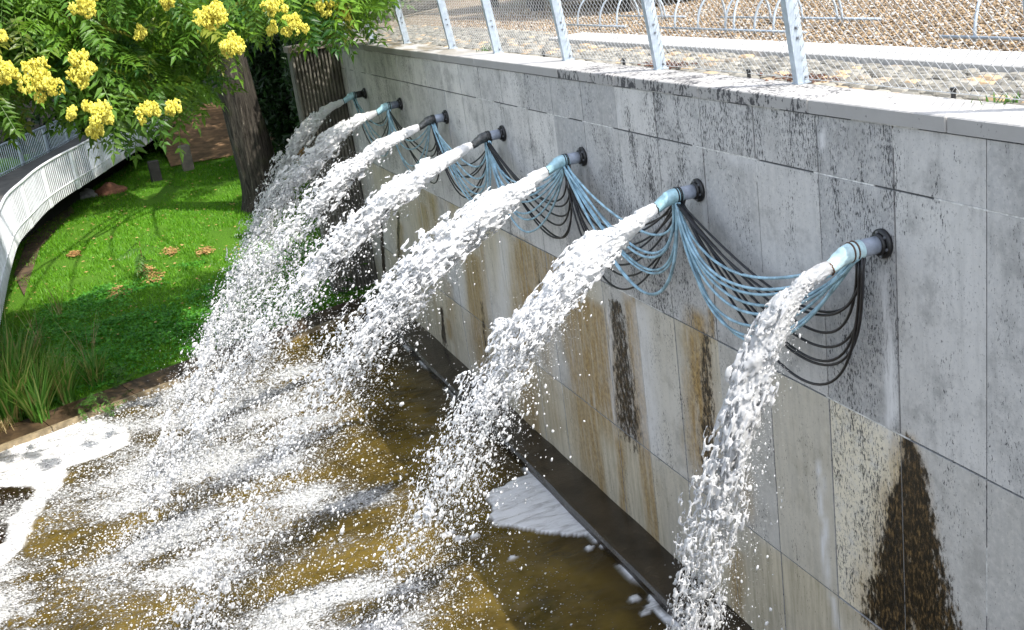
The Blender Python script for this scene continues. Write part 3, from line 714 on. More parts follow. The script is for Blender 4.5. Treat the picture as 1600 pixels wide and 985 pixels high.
# calmer brown water at the left, in front of the kerb
calm = sstep(-4.6, -5.4, gx) * sstep(12.2, 13.2, gy); foam *= 1 - .35 * calm
def poly_mask(pts, soft, seed, amp=.12, sc=3.0):
    """soft inside mask of a polygon (world x, y) with a ragged outline"""
    p = np.array(pts, float); X2 = gx + amp * pnoise(gx, gy, sc, seed) + amp * .5 * pnoise(gx, gy, sc * 3, seed + 5); Y2 = gy + amp * pnoise(gx, gy, sc, seed + 1) + amp * .5 * pnoise(gx, gy, sc * 3, seed + 6)
    ins = np.zeros(gx.shape, bool); dmin = np.full(gx.shape, 9.0)
    for (xa, ya), (xb, yb) in zip(p, np.roll(p, -1, 0)):
        c = ((ya > Y2) != (yb > Y2)); tcr = xa + (Y2 - ya) * (xb - xa) / (yb - ya + 1e-12); ins ^= c & (X2 < tcr)
        ux, uy = xb - xa, yb - ya; tt = np.clip(((X2 - xa) * ux + (Y2 - ya) * uy) / (ux * ux + uy * uy), 0, 1)
        dmin = np.minimum(dmin, np.hypot(X2 - xa - tt * ux, Y2 - ya - tt * uy))
    return sstep(-soft, soft, np.where(ins, dmin, -dmin))
W0 = lambda p: at_z(p, 0.0)[:2]
film = poly_mask([W0(p) for p in [(-60, 735), (0, 702), (60, 680), (150, 650), (195, 670), (215, 690), (165, 712), (120, 730), (85, 770), (60, 815), (45, 850), (0, 890), (-60, 930), (-60, 870), (0, 845), (24, 830), (8, 815), (30, 800), (48, 762), (20, 758), (-60, 770)]], .03, 30, .06)
scum = .45 * poly_mask([W0(p) for p in [(-60, 730), (0, 700), (298, 588), (330, 600), (250, 640), (190, 690), (60, 705)]], .08, 33, .15)
patch = poly_mask([W0(p) for p in [(762, 790), (768, 768), (800, 752), (838, 738), (870, 770), (905, 800), (945, 845), (1000, 905), (1060, 975), (1075, 1000), (1050, 985), (1000, 925), (965, 870), (930, 838), (880, 838), (800, 826), (770, 812)]], .012, 35, .05)
patch = np.maximum(patch, np.clip(sstep(-.47, -.45, gx) * sstep(.15, .5, pnoise(gx, gy, 2.5, 38)) , 0, 1) * .9)
for c, rad in [((945, 853), .055), ((922, 857), .045), ((905, 700), .0), ((800, 872), .04), ((995, 938), .05), ((1020, 950), .05), ((1008, 960), .03), ((840, 830), .03), ((720, 842), .05), ((700, 835), .05), ((742, 838), .04)]:
    if rad: 
        q = W0(c); patch = np.maximum(patch, 1 - sstep(rad * .8, rad * 1.3, np.hypot((gx - q[0]) * .8, gy - q[1]) + .35 * rad * pnoise(gx, gy, 14, 37)))
film = np.maximum(np.maximum(film, patch), scum * sstep(-.3, .5, pnoise(gx, gy, 5, 39) + .6 * pnoise(gx, gy, 14, 40)))
deep = np.clip(poly_mask([W0(p) for p in [(-80, 760), (50, 755), (45, 800), (20, 850), (-80, 900)]], .05, 36, .05) + .75 * sstep(-1.0, -.45, gx), 0, 1)  # darker water: a patch at the left and a band towards the wall
dots = np.clip(sstep(-.5, -1.3, gx) * (.5 + .5 * pnoise(gx, gy, .9, 27)), 0, 1) * (1 - calm * .8)
chop = .012 * pnoise(gx, gy, 2.2, 50) + .012 * pnoise(gx * .7, gy, 5, 51) + (.004 + .016 * np.clip(foam, 0, 1)) * pnoise(gx * .8, gy, 11, 52) + (.003 + .02 * splash + .010 * foam) * pnoise(gx, gy, 19, 53)
chop *= 1 - .85 * np.clip(film, 0, 1)
zz = chop * (1 - .6 * sstep(-1.2, -.5, gx)) + .01 * film * (1 - scum) + .012 * patch
mb = MB(); mb.add(np.stack([gx, gy, zz], -1).reshape(-1, 3), grid_faces(nx, ny), foam=np.clip(foam, 0, 1.1).ravel(), film=np.clip(film, 0, 1).ravel(), deep=deep.ravel(), dots=dots.ravel())
tag(mb.build('pool_water', POOL, smooth=True), kind='structure')
mb = MB(); mb.add([(-300, -100, -.02), (-11.4, -100, -.02), (-11.4, 19.0, -.02), (-300, 19.0, -.02), (-11.4, 1.52, -.02), (.3, 1.52, -.02), (.3, -100, -.02)], [(0, 1, 2, 3), (1, 6, 5, 4)])
tag(mb.build('pool_water_beyond', simple('dark pool water', (.05, .035, .012), .08, var=.3, scale=1)), kind='structure')
# splash drops thrown up from the churned surface
r = np.random.default_rng(77); n = 42000
i0 = r.integers(0, nx, n * 6); j0 = r.integers(0, ny, n * 6); wgt = np.clip(foam + splash * .8, 0, 1.5)[i0, j0] + .05 * dots[i0, j0]
k = r.random(n * 6) < wgt * .5; i0, j0 = i0[k][:n], j0[k][:n]
sx_, sy_ = gx[i0, j0] + r.uniform(-.02, .02, len(i0)), gy[i0, j0] + r.uniform(-.02, .02, len(i0))
h = np.abs(r.normal(0, 1, len(i0))) * (.02 + .16 * splash[i0, j0])
sz = zz[i0, j0] + h + .004
dist = np.sqrt((sx_ + 4) ** 2 + sy_ ** 2 + 31)
ok = kerb_dist(sx_, sy_) < -.05
mb = MB(); scatter(mb, OCT_V, OCT_F, np.stack([sx_, sy_, sz], -1)[ok], ((.004 + .009 * r.random(len(i0)) ** 2) * (dist / 10) ** .5)[ok], r, .35, (1.25, 1, .8))
tag(mb.build('splash_drops', WATER, smooth=True), 'white droplets bouncing over the churned brown pool water', 'spray', kind='stuff')

# ------------------------------------------------------------------ chain link fence
fence = empty('chain_link_fence', (.35, 11, TOPZ), 'leaning galvanised chain link fence behind the coping of the grey wall', 'fence')
FP = [(.35, 2.45), (.35, 4.36), (.365, 6.436), (.355, 8.41), (.335, 10.287), (.335, 12.297), (.33, 13.976), (.35, 16.224), (.36, 18.347), (.37, 20.4)]
LEAN = -.115; FH = 1.15
def post_mesh():
    mb = MB()
    # angle section: broad flange faces the viewer along the fence, thin web behind it
    for lo, hi in (((-.045, -.004, 0), (.045, .004, FH)), ((-.045, .0042, 0), (-.037, .05, FH))):
        n0 = mb.n; mb.box(lo, hi)
    mb.box((-.055, -.02, -.001), (.055, .055, .010))
    v = np.vstack(mb.v); v[:, 0] += LEAN * np.clip(v[:, 2], 0, 9); mb.v = [v]; mb.f4 = [np.vstack(mb.f4)]
    return mb
def bolt_mesh():
    mb = MB()
    mb.tube([(0, 0, 0), (0, -.008, 0)], .010, 6); mb.tube([(0, -.008, 0), (0, -.013, 0)], [.006, .004], 8); return mb
pm = post_mesh(); first = None
for (x, y) in FP:
    if first is None:
        o = pm.build('post', MAT['galv'], fence); first = o
    else:
        o = first.copy(); COL.objects.link(o); o.parent = fence
    z = TOPZ + (.0005 if y < 19 else .02)
    o.location = Vector((x, y, z)) - fence.location
    for zb in (.30, .365, .98, .04):
        if zb == .30 and first is o and 'bolt0' not in globals():
            b = bolt_mesh().build('bolt', MAT['bolt'], o); bolt0 = b
        else:
            b = bolt0.copy(); COL.objects.link(b); b.parent = o
        b.location = (LEAN * zb + (.0 if zb != .04 else .02), -.004, zb)
# woven wire, each direction bulging past the other
mb = MB(); y0, y1 = 2.45, 20.4; pit = .072; zlo, zhi = .03, FH - .03; HH = zhi - zlo
def fx(y, z): return float(np.interp(y, [p[1] for p in FP], [p[0] for p in FP])) + LEAN * z + .015
k = y0 - HH * 1.05
while k < y1:
    for sgn in (1, -1):
        pts = []
        for t in np.linspace(0, 1, 12):
            z = zlo + HH * t; y = k + HH * 1.05 * (t if sgn > 0 else 1 - t)
            if y0 <= y <= y1: pts.append((fx(y, z) + .0035 * sgn, y, TOPZ + z))
        if len(pts) > 1: mb.tube(pts, .0021, 4, caps=False)
    k += pit
mb.build('wire_mesh', MAT['wire'], fence)
mb = MB()
for z in (.03, .60, FH - .03): mb.tube([(fx(y, z) - .004, y, TOPZ + z) for y in np.linspace(y0, y1, 40)], .003, 5)
mb.build('tension_wire', MAT['wire'], fence)

# small stubs at the back edge of the coping, weeds
for p, lb in [((1501, 151), 'small black stub at the coping edge, right of the nearest whole fence post'), ((1187, 118), 'small black stub behind the coping, left of the nearest whole fence post'), ((989, 99), 'small black stub behind the coping, left of the fence post with the brown debris'), ((855, 88), 'tiny black stub behind the coping beside the middle fence posts')]:
    q = at_z(p, TOPZ); mb = MB(); mb.tube([(.378, q[1], TOPZ - .08), (.378, q[1], TOPZ + .045)], .014, 8); mb.tube([(.378, q[1], TOPZ + .045), (.378, q[1], TOPZ + .058)], .019, 8)
    tag(mb.build('drain_stub', MAT['black']), lb, 'stub', 'black stubs along the coping')
def tuft(name, pos, n, ln, mat, label, cat, group=None, spread=.5, seed=0, wid=.006, parent=None):
    r = np.random.default_rng(seed); mb = MB(); tuft_into(mb, r, pos, n, ln, spread, wid)
    return tag(mb.build(name, mat, parent), label, cat, group)
def tuft_into(mb, r, pos, n, ln, spread, wid, seg=5, foot=.05, sear=None):
    az = r.uniform(0, 2 * np.pi, n); l = ln * r.uniform(.5, 1.1, n); out = spread * r.uniform(.2, 1.2, n); droop = r.uniform(.2, 1.0, n) * spread
    bx = r.normal(0, foot, n); by = r.normal(0, foot, n); t = np.linspace(0, 1, seg)[None]
    d = np.stack([np.cos(az), np.sin(az)], -1)
    rad = (out[:, None] * t * .9) * l[:, None]; zz = l[:, None] * (t - .55 * droop[:, None] * t ** 2.4)
    c = np.stack([bx[:, None] + d[:, :1] * rad, by[:, None] + d[:, 1:] * rad, zz], -1) + np.asarray(pos)
    sd = np.stack([-d[:, 1], d[:, 0], np.zeros(n)], -1)[:, None] * (wid * r.uniform(.6, 1.3, n)[:, None] * np.sin(np.pi * (.18 + .82 * t[0])[None] ** .8).clip(.05))[..., None]
    V = np.stack([c - sd, c + sd], 2).reshape(n, -1, 3)
    k = np.arange(seg - 1) * 2; f = np.stack([k, k + 1, k + 3, k + 2], -1)
    Fc = (f[None] + (np.arange(n) * seg * 2)[:, None, None]).reshape(-1, 4)
    mb.add(V.reshape(-1, 3), Fc, shade=np.repeat(r.random(n), seg * 2), sear=np.repeat(r.random(n) if sear is None else np.full(n, sear), seg * 2))
q = at_z((1545, 163), TOPZ); tuft('weed_tuft', (.42, q[1], TOPZ - .03), 26, .10, LEAF_MID, 'small green weed tuft between setts near the right picture edge', 'weed', 'weeds at the coping', .9, 3, .005)
q = at_z((760, 79), TOPZ); tuft('weed_tuft', (.41, q[1], TOPZ - .03), 30, .14, LEAF_MID, 'bright green weed tuft at the foot of the fence beside the fourth post', 'weed', 'weeds at the coping', .9, 4, .006)
# brown debris heaped at two posts
for (x, y), lb in [((.50, 6.62), 'rust brown leaf debris on the setts at the foot of the nearest whole fence post'), ((.50, 8.62), 'brown leaf debris on the setts behind the fence post above the third pipe')]:
    r = np.random.default_rng(int(y * 10)); n = 260; mb = MB()
    scatter(mb, OCT_V, OCT_F, np.stack([x + r.normal(0, .06, n), y + r.normal(0, .16, n), TOPZ - .005 + r.uniform(0, .02, n)], -1), r.uniform(.006, .016, n), r, .5, (1, 1.3, .5), shade=r.random(n) * .4, sear=r.random(n))
    tag(mb.build('leaf_debris', simple('brown debris', (.11, .05, .03), .9, var=.5, scale=30)), lb, 'debris', 'leaf debris at the fence')

# ------------------------------------------------------------------ bike racks
def hoop_pts(y, yb, x0, x1, h, n=26):
    th = np.linspace(0, math.pi, n); c = .5 * (x0 + x1); R = .5 * (x1 - x0)
    return [(c - R * math.cos(t), y + (yb - y) * (.5 - .5 * math.cos(t)), TOPZ - .03 + h * math.sin(t) ** .8) for t in th]
racks = [('hoop bicycle rack nearest the viewer behind the fence, right side', [(7.0, 7.30), (6.45, 6.75), (5.7, 6.0), (5.15, 5.45)], 4.9, 7.35),
         ('hoop bicycle rack in the middle of the gravel, behind two fence posts', [(10.06, 9.80), (9.72, 9.72), (10.45, 10.75), (10.62, 10.4), (11.2, 11.0), (11.72, 11.95)], 9.15, 12.1),
         ('hoop bicycle rack farthest back on the gravel beside the grey cabin', [(13.24, 13.54), (13.75, 13.45), (14.46, 14.2)], 12.95, 14.9)]
for lb, hs, ya, yb in racks:
    t = empty('bike_rack', (2.6, .5 * (ya + yb), TOPZ - .05), lb, 'bike rack', 'bike racks on the gravel')
    for y, y2 in hs:
        mb = MB(); mb.tube(hoop_pts(y, y2, 2.28, 3.08, .46), .013, 10); mb.build('hoop', MAT['galv'], t, True)
    for x in (2.26, 3.10):
        mb = MB(); mb.tube([(x, ya, TOPZ + .005), (x, yb, TOPZ + .005)], .013, 8); mb.build('base_rail', MAT['galv'], t, True)

# ------------------------------------------------------------------ cabins and hedge on the terrace
def cabin(lb, lo, hi, mat, name='site_cabin'):
    t = empty(name, ((lo[0] + hi[0]) / 2, (lo[1] + hi[1]) / 2, TOPZ - .06), lb, 'cabin', 'cabins at the back of the gravel')
    mb = MB(); mb.bevbox(lo, hi, .02)
    y = lo[1] + .1
    while y < hi[1] - .1: mb.box((lo[0] - .012, y, lo[2] + .12), (lo[0] + .001, y + .09, hi[2] - .12)); y += .2
    mb.build('body', mat, t)
    mb = MB(); mb.box((lo[0] - .02, lo[1] - .02, lo[2] - .002), (hi[0], hi[1], lo[2] + .10)); mb.box((lo[0] - .02, lo[1] - .02, hi[2] - .1), (hi[0] + .02, hi[1] + .02, hi[2] + .02)); mb.build('frame', mat, t)
    for x in (lo[0] + .25, hi[0] - .25):
        for y in (lo[1] + .2, hi[1] - .2):
            mb = MB(); mb.bevbox((x - .1, y - .1, TOPZ - .08), (x + .1, y + .1, lo[2]), .01); mb.build('foot', MAT['shaded_concrete'], t)
cabin('grey metal cabin on feet on the gravel, right of the pale blue cabin', (3.75, 16.0, TOPZ + .30), (7, 20.4, TOPZ + 2.7), MAT['cabin'])
cabin('pale blue grey metal cabin on feet at the back of the gravel', (4.3, 21.6, TOPZ + .22), (7.4, 24.4, TOPZ + 2.6), MAT['cabin_blue'])
mb = MB(); mb.tube([(1.5, 24.2, TOPZ + .10), (4.2, 27.0, TOPZ + .12)], .13, 10)
tag(mb.build('timber_beam', MAT['timber']), 'dark timber beam lying at the foot of the hedge behind the gravel', 'beam')
# ------------------------------------------------------------------ plants
def leaf_template(npair, seed, ln=1.0):
    """pinnate leaf along +x, drooping; unit length"""
    r = np.random.default_rng(seed); V = []; Fq = []; Ft = []
    xs = np.linspace(.10, .97, npair); droop = r.uniform(.15, .45)
    def cz(x): return -droop * x * x
    def leaflet(bx, dirv, l, wd, tilt):
        d = np.array([dirv[0], dirv[1], -.18 + r.uniform(-.12, .1)]); d /= np.linalg.norm(d)
        sd = np.cross([0, 0, 1.], d); sd /= np.linalg.norm(sd); up = np.cross(d, sd); b = np.array([bx, 0, cz(bx)])
        sd = sd * math.cos(tilt) + up * math.sin(tilt)
        k = len(V)
        V.extend([b, b + d * l * .36 + sd * wd - up * wd * .0 + np.array([0, 0, .25 * wd]), b + d * l * .45 + np.array([0, 0, -.12 * wd]), b + d * l * .36 - sd * wd + np.array([0, 0, .25 * wd]), b + d * l - np.array([0, 0, l * .14])])
        Ft.extend([(k, k + 2, k + 1), (k, k + 3, k + 2), (k + 1, k + 2, k + 4), (k + 2, k + 3, k + 4)])
    for j, x in enumerate(xs):
        l = .30 * math.sin(math.pi * (.22 + .66 * j / (npair - 1))) ** .6 * r.uniform(.85, 1.1)
        for s in (1, -1):
            a = math.radians(r.uniform(52, 72)) * s; leaflet(x + .01 * s, (math.cos(a), math.sin(a)), l, .046 * r.uniform(.85, 1.1), r.uniform(-.5, .5))
    leaflet(.99, (1, 0), .24, .045, 0)
    # rachis
    k = len(V)
    for x in (0, .5, 1.0): V.extend([np.array([x, -.006, cz(x)]), np.array([x, .006, cz(x)])])
    for a in (0, 2): Ft.extend([(k + a, k + a + 1, k + a + 3), (k + a, k + a + 3, k + a + 2)])
    return np.array(V) * ln, np.array(Ft)
LEAVES = [leaf_template(n, 900 + k) for k, n in enumerate((7, 8, 9, 7, 8, 6))]
def add_leaves(mb, pos, az, pitch, roll, size, shade, sear, r):
    which = r.integers(0, len(LEAVES), len(pos))
    for k, (tv, tf) in enumerate(LEAVES):
        m = which == k; n = int(m.sum())
        if not n: continue
        ca, sa, cp, sp, cr, sr = np.cos(az[m]), np.sin(az[m]), np.cos(pitch[m]), np.sin(pitch[m]), np.cos(roll[m]), np.sin(roll[m])
        ex = np.stack([ca * cp, sa * cp, sp], -1); ey0 = np.stack([-sa, ca, np.zeros(n)], -1); ez0 = np.cross(ex, ey0)
        ey = ey0 * cr[:, None] + ez0 * sr[:, None]; ez = np.cross(ex, ey)
        V = (ex[:, None] * tv[None, :, 0:1] + ey[:, None] * tv[None, :, 1:2] + ez[:, None] * tv[None, :, 2:3]) * size[m][:, None, None] + pos[m][:, None]
        Fc = tf[None] + (np.arange(n) * len(tv))[:, None, None]
        mb.add(V.reshape(-1, 3), Fc.reshape(-1, 3), shade=np.repeat(shade[m], len(tv)), sear=np.repeat(sear[m], len(tv)))
def in_poly(p, poly):
    x, y = p[:, 0], p[:, 1]; ins = np.zeros(len(p), bool); q = np.array(poly, float)
    for (xa, ya), (xb, yb) in zip(q, np.roll(q, -1, 0)): ins ^= ((ya > y) != (yb > y)) & (x < xa + (y - ya) * (xb - xa) / (yb - ya + 1e-12))
    return ins
# --- the blossoming tree on the lawn
tb = at_z((418, 322), .33); tt_ = at_y((350, 75), tb[1] - .3)
tree = empty('blossom_tree', (tb[0], tb[1], lawn_z(tb[0], tb[1]).item()), 'leaning rough barked tree on the lawn with yellow blossom and feathery green leaves', 'tree')
mb = MB(); n = 60
ax = []
for t in np.linspace(0, 1, n):
    z = -.3 + 7.3 * t; f = z / max(tt_[2], 1)
    ax.append((tb[0] + (tt_[0] - tb[0]) * f - .15 * max(f - 1, 0) ** 2, tb[1] + (tt_[1] - tb[1]) * f, tb[2] + z))
rad = [.48 * (1 + .45 * math.exp(-((p[2] - tb[2]) + .1) / .35)) * (1 - .035 * (p[2] - tb[2])) for p in ax]
mb.tube(ax, rad, 40)
v = np.vstack(mb.v); c = np.interp(v[:, 2], [p[2] for p in ax], range(n))
axa = np.array(ax); cen = np.stack([np.interp(v[:, 2], axa[:, 2], axa[:, k]) for k in (0, 1)], -1)
ang = np.arctan2(v[:, 1] - cen[:, 1], v[:, 0] - cen[:, 0])
d = 1 + .035 * np.sin(ang * 9 + 1.4 * np.sin(v[:, 2] * 1.3)) + .03 * pnoise(ang * 3, v[:, 2] * .8, 1.6, 81) + .025 * np.sin(ang * 17 + v[:, 2])
v[:, :2] = cen + (v[:, :2] - cen) * d[:, None]; mb.v = [v]
mb.build('trunk', MAT['bark'], tree, True)
top = np.array(ax[-1])
def limb(p0, p1, r0, r1, sag=.6, seed=0):
    r = np.random.default_rng(seed); t = np.linspace(0, 1, 24)[:, None]; P = p0 + (p1 - p0) * t; P[:, 2] += sag * np.sin(np.pi * t[:, 0]); P += np.cumsum(r.normal(0, .03, P.shape), 0) * np.sin(np.pi * t)
    mb = MB(); mb.tube(P, np.linspace(r0, r1, 24), 10); mb.build('limb', MAT['bark'], tree, True); return P
limbs = []
for k, (px_, yy_) in enumerate([((60, -60), 16), ((200, -70), 17), ((330, -60), 19), ((470, -70), 19.5), ((-150, -60), 16)]):
    e = at_y(px_, yy_); limbs.append(limb(top - np.array([0, 0, .3 + .4 * k]), e, .055, .012, 1.8, k))
for k, e in enumerate([(-7.5, 30, 10), (4.5, 30, 11), (-2, 38, 11.5), (-6, 38, 10), (4, 38, 10)]): limb(top - np.array([0, 0, .2 + .3 * k]), np.array(e, float), .26, .05, .6, 20 + k)
# foliage that hangs into the picture
poly = [(-120, -330), (620, -330), (600, -60), (565, 22), (538, 55), (505, 62), (478, 36), (455, 40), (420, 28), (400, 42), (352, 62), (322, 110), (300, 165), (262, 192), (225, 205), (212, 195), (186, 222), (172, 195), (140, 192), (118, 158), (80, 148), (40, 120), (22, 165), (5, 195), (-120, 190)]
holes = [((400, 115), 52), ((440, 70), 30), ((405, 50), 26), ((275, 70), 14), ((95, 62), 10), ((385, 20), 12), ((55, 165), 36)]
r = np.random.default_rng(91); N = 440
p = np.stack([r.uniform(-120, 620, 9000), r.uniform(-330, 225, 9000)], -1); p = p[in_poly(p + np.array([0, 34]) * (p[:, 1:] > 0) , poly)]
for c, rd in holes: p = p[np.hypot(p[:, 0] - c[0], p[:, 1] - c[1]) > rd]
# fewer shoots above the frame
p = p[(p[:, 1] > -60) | (r.random(len(p)) < .05)][:N]
dep = r.uniform(14.2, 19.5, len(p))
P0 = np.array([at_y(a, b) for a, b in zip(p, dep)])
mb = MB(); pos, az, pit, rol, siz, shd, ser = [], [], [], [], [], [], []
for q, pp in zip(P0, p):
    k = r.integers(6, 10); base = r.uniform(0, 2 * np.pi); sh = np.clip(r.normal(.5, .25), 0, 1)
    for j in range(k):
        pos.append(q + r.normal(0, .04, 3)); az.append(base + j * 2.4 + r.normal(0, .3)); pit.append(r.uniform(-1.05, .15)); rol.append(r.normal(0, .35)); siz.append(r.uniform(.42, .72)); shd.append(np.clip(sh + r.normal(0, .15), 0, 1)); ser.append(r.random() ** 2 * .75)
crown_args = [np.array(x) for x in (pos, az, pit, rol, siz, shd, ser)]
add_leaves(mb, *crown_args, r)
# the rest of the crown, above the picture, with gaps that let sun onto the lawn
n = 9000; d = r.normal(size=(n, 3)); d /= np.linalg.norm(d, axis=1)[:, None]; q = d * (r.random(n) ** .4)[:, None]
q = np.array([-1.5, 33.5, 10.5]) + q * np.array([10.5, 9.5, 2.6])
gap = pnoise(q[:, 0] - .36 * q[:, 2], q[:, 1] + .62 * q[:, 2], .42, 95); q = q[(gap < .30) | (q[:, 1] > 30)]; q = q[q[:, 1] > 25.5]; n = len(q)
add_leaves(mb, q, r.uniform(0, 6.28, n), r.uniform(-.8, .3, n), r.normal(0, .4, n), r.uniform(.5, .85, n), r.random(n), r.random(n) ** 2 * .7, r)
mb.build('crown', LEAF, tree)
for q in P0[::5][:90]:
    mb = MB()
    e = limbs[int(np.argmin([np.linalg.norm(l[-1] - q) for l in limbs]))]; j = int(np.argmin(np.linalg.norm(e - q, axis=1))); s = q + (e[j] - q) * min(1, .9 / (np.linalg.norm(e[j] - q) + 1e-6)) + np.array([0, 0, .15])
    mid = (q + s) / 2 + r.normal(0, .06, 3); mb.tube(bez(q, mid, mid, s, 6), [.006, .007, .008, .010, .012, .013], 5, caps=False)
    mb.build('twig', MAT['twig'], tree)
# yellow flower panicles: a heap of little bladder blossoms each
FLD = 12.4
fl = [((62, 128), 37, 14.2), ((128, 106), 30, 14.0), ((157, 178), 31, 13.8), ((150, 204), 16, 14), ((232, 176), 20, 14.2), ((270, 166), 19, 14.4), ((328, 20), 32, 15), ((361, 72), 25, 15), ((222, 52), 16, 16), ((135, 6), 25, 15), ((265, 2), 15, 15.5), ((427, 8), 23, 15.5), ((458, 40), 25, 15.5), ((424, 46), 14, 15.8), ((508, 14), 20, 16), ((536, 22), 18, 16.2), ((8, 108), 22, 14), ((3, 58), 10, 14), ((112, 178), 12, 14.6), ((-60, 60), 34, 14.2), ((0, 120), 16, 14.3)]
for k, (c, rp, dy) in enumerate(fl):
    r = np.random.default_rng(1000 + k); cc = at_y(c, dy - 1.6); R = .86 * rp / F * np.linalg.norm(cc - EYE)
    mb = MB(); ns = 9 + int(R * 20)
    lob = r.normal(size=(ns, 3)); lob /= np.linalg.norm(lob, axis=1)[:, None]; lob = lob * (r.random(ns) ** .5)[:, None] * R * np.array([.95, .95, .85]); lr = R * r.uniform(.22, .42, ns)
    lob[:, 2] -= .0
    m = int(1150 * (R / .28) ** 2) + 120
    wch = r.integers(0, ns, m); d = r.normal(size=(m, 3)); d /= np.linalg.norm(d, axis=1)[:, None]
    pts = cc + lob[wch] + d * lr[wch][:, None] * (.7 + .4 * r.random(m))[:, None]
    hang = np.stack([np.zeros(m), np.zeros(m), -np.ones(m)], -1) * r.uniform(1.0, 1.9, m)[:, None] + r.normal(0, .25, (m, 3))
    scatter(mb, OCT_V, OCT_F, pts, r.uniform(.009, .018, m), r, .4, stretch=hang, shade=np.clip(r.normal(.6, .25, m), 0, 1), sear=r.random(m) * .0)
    mb.build('flower_cluster', YELLOW, tree)

# --- dark trees and shrubs behind
def bush(name, label, cat, c, rad, n, ls, mat, group=None, trunk=None, seed=0, lobes=9):
    r = np.random.default_rng(seed); c = np.array(c, float); rad = np.array(rad, float)
    t = empty(name, (c[0], c[1], trunk[2] if trunk else max(c[2] - rad[2], 0)), label, cat, group)
    lc = r.normal(size=(lobes, 3)); lc /= np.linalg.norm(lc, axis=1)[:, None]; lc *= .62 * r.random((lobes, 1)) ** .4; lr = r.uniform(.35, .6, lobes)
    w = r.integers(0, lobes, n); d = r.normal(size=(n, 3)); d /= np.linalg.norm(d, axis=1)[:, None]
    q = c + (lc[w] + d * (lr[w] * (.55 + .5 * r.random(n)))[:, None]) * rad
    mb = MB(); a = rand_rot(n, r); s = ls * r.uniform(.6, 1.3, n)
    tv = np.array([(-1, 0, 0), (0, -.42, .1), (1, 0, -.15), (0, .42, .1)]) * .5
    V = np.einsum('nij,kj->nki', a, tv) * s[:, None, None] + q[:, None]
    mb.add(V.reshape(-1, 3), (np.arange(n) * 4)[:, None] + np.arange(4)[None], shade=np.repeat(np.clip(r.normal(.45, .28, n), 0, 1), 4), sear=np.repeat(r.random(n) ** 3, 4))
    mb.build('crown' if cat == 'tree' else 'foliage', mat, t)
    if trunk:
        mb = MB(); P = [np.array(trunk) + (c - np.array(trunk)) * s for s in np.linspace(0, 1, 10)]; mb.tube(P, np.linspace(trunk_r(rad), .06, 10), 12); mb.build('trunk', MAT['bark'], t, True)
    return t
def trunk_r(rad): return .09 * float(np.mean(rad))
bgt = [('broad dark tree behind the footbridge, left of the blossom tree', (-7, 52, 7), (6, 5, 6.5), 9000), ('tall dark tree at the far left behind the railing', (-13, 50, 7), (5, 5, 7), 7000), ('dark tree straight behind the leaning trunk', (-1.5, 50, 6.5), (5, 4, 6.5), 9000),
       ('dark tree between the leaning trunk and the ribbed wing wall', (2.2, 47, 6), (4, 4, 6.5), 8000), ('far dark tree whose top shows left of the terrace hedge', (6, 56, 8), (6, 5, 8), 8000), ('dark tree farthest left at the picture edge', (-17.5, 62, 7), (5, 5, 7), 6000)]
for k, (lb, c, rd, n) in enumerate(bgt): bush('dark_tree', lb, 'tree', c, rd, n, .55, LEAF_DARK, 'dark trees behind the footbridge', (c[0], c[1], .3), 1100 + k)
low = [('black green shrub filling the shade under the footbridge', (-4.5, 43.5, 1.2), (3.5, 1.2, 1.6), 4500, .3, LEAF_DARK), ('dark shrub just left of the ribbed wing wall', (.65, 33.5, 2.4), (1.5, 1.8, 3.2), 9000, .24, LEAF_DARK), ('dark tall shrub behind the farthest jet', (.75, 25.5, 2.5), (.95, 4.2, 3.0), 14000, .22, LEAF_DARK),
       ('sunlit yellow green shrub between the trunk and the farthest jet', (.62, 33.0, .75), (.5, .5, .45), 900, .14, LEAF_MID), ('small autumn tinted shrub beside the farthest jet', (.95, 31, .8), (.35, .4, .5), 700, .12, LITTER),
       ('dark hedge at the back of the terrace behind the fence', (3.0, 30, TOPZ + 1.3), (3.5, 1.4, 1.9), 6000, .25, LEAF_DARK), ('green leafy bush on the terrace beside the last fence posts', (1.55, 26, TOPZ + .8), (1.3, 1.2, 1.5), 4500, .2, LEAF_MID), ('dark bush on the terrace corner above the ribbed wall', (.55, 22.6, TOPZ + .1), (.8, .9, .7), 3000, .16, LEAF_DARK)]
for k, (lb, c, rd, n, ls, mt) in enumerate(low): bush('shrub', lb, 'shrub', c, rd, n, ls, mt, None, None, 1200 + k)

# --- grass, ground cover, sedges
r = np.random.default_rng(31)
def lawn_pts(n, d0, d1, x0, x1, pw=1.0):
    d = d0 + (d1 - d0) * r.random(n) ** pw; x = r.uniform(x0, x1, n)
    # along the kerb direction
    t = (x - KA[0] - KN[0] * d) / KD[0]; P = KA + KD * t[:, None] + KN * d[:, None]
    return P[:, 0], P[:, 1], d
def blades(mb, x, y, l, wd, r, lean=.5):
    n = len(x); az = r.uniform(0, 6.28, n); d = np.stack([np.cos(az), np.sin(az), np.zeros(n)], -1); ln = l * r.uniform(.5, 1.2, n)
    b = np.stack([x, y, lawn_z(x, y) - .012], -1); sd = np.stack([-d[:, 1], d[:, 0], np.zeros(n)], -1) * wd
    tip = b + d * (ln * lean * r.uniform(.2, 1.3, n))[:, None] + np.array([0, 0, 1]) * ln[:, None]
    V = np.stack([b - sd, b + sd, tip], 1); mb.add(V.reshape(-1, 3), (np.arange(n) * 3)[:, None] + np.arange(3)[None], shade=np.repeat(np.clip(r.normal(.5, .28, n), 0, 1), 3), sear=np.zeros(n * 3))
mb = MB(); x, y, d = lawn_pts(120000, 3.0, 24, -8.5, 1.6); k = pnoise(x, y, 1.6, 61) * .5 + .5 > r.random(len(x)) * .55; blades(mb, x[k], y[k], .075, .010, r, .9)
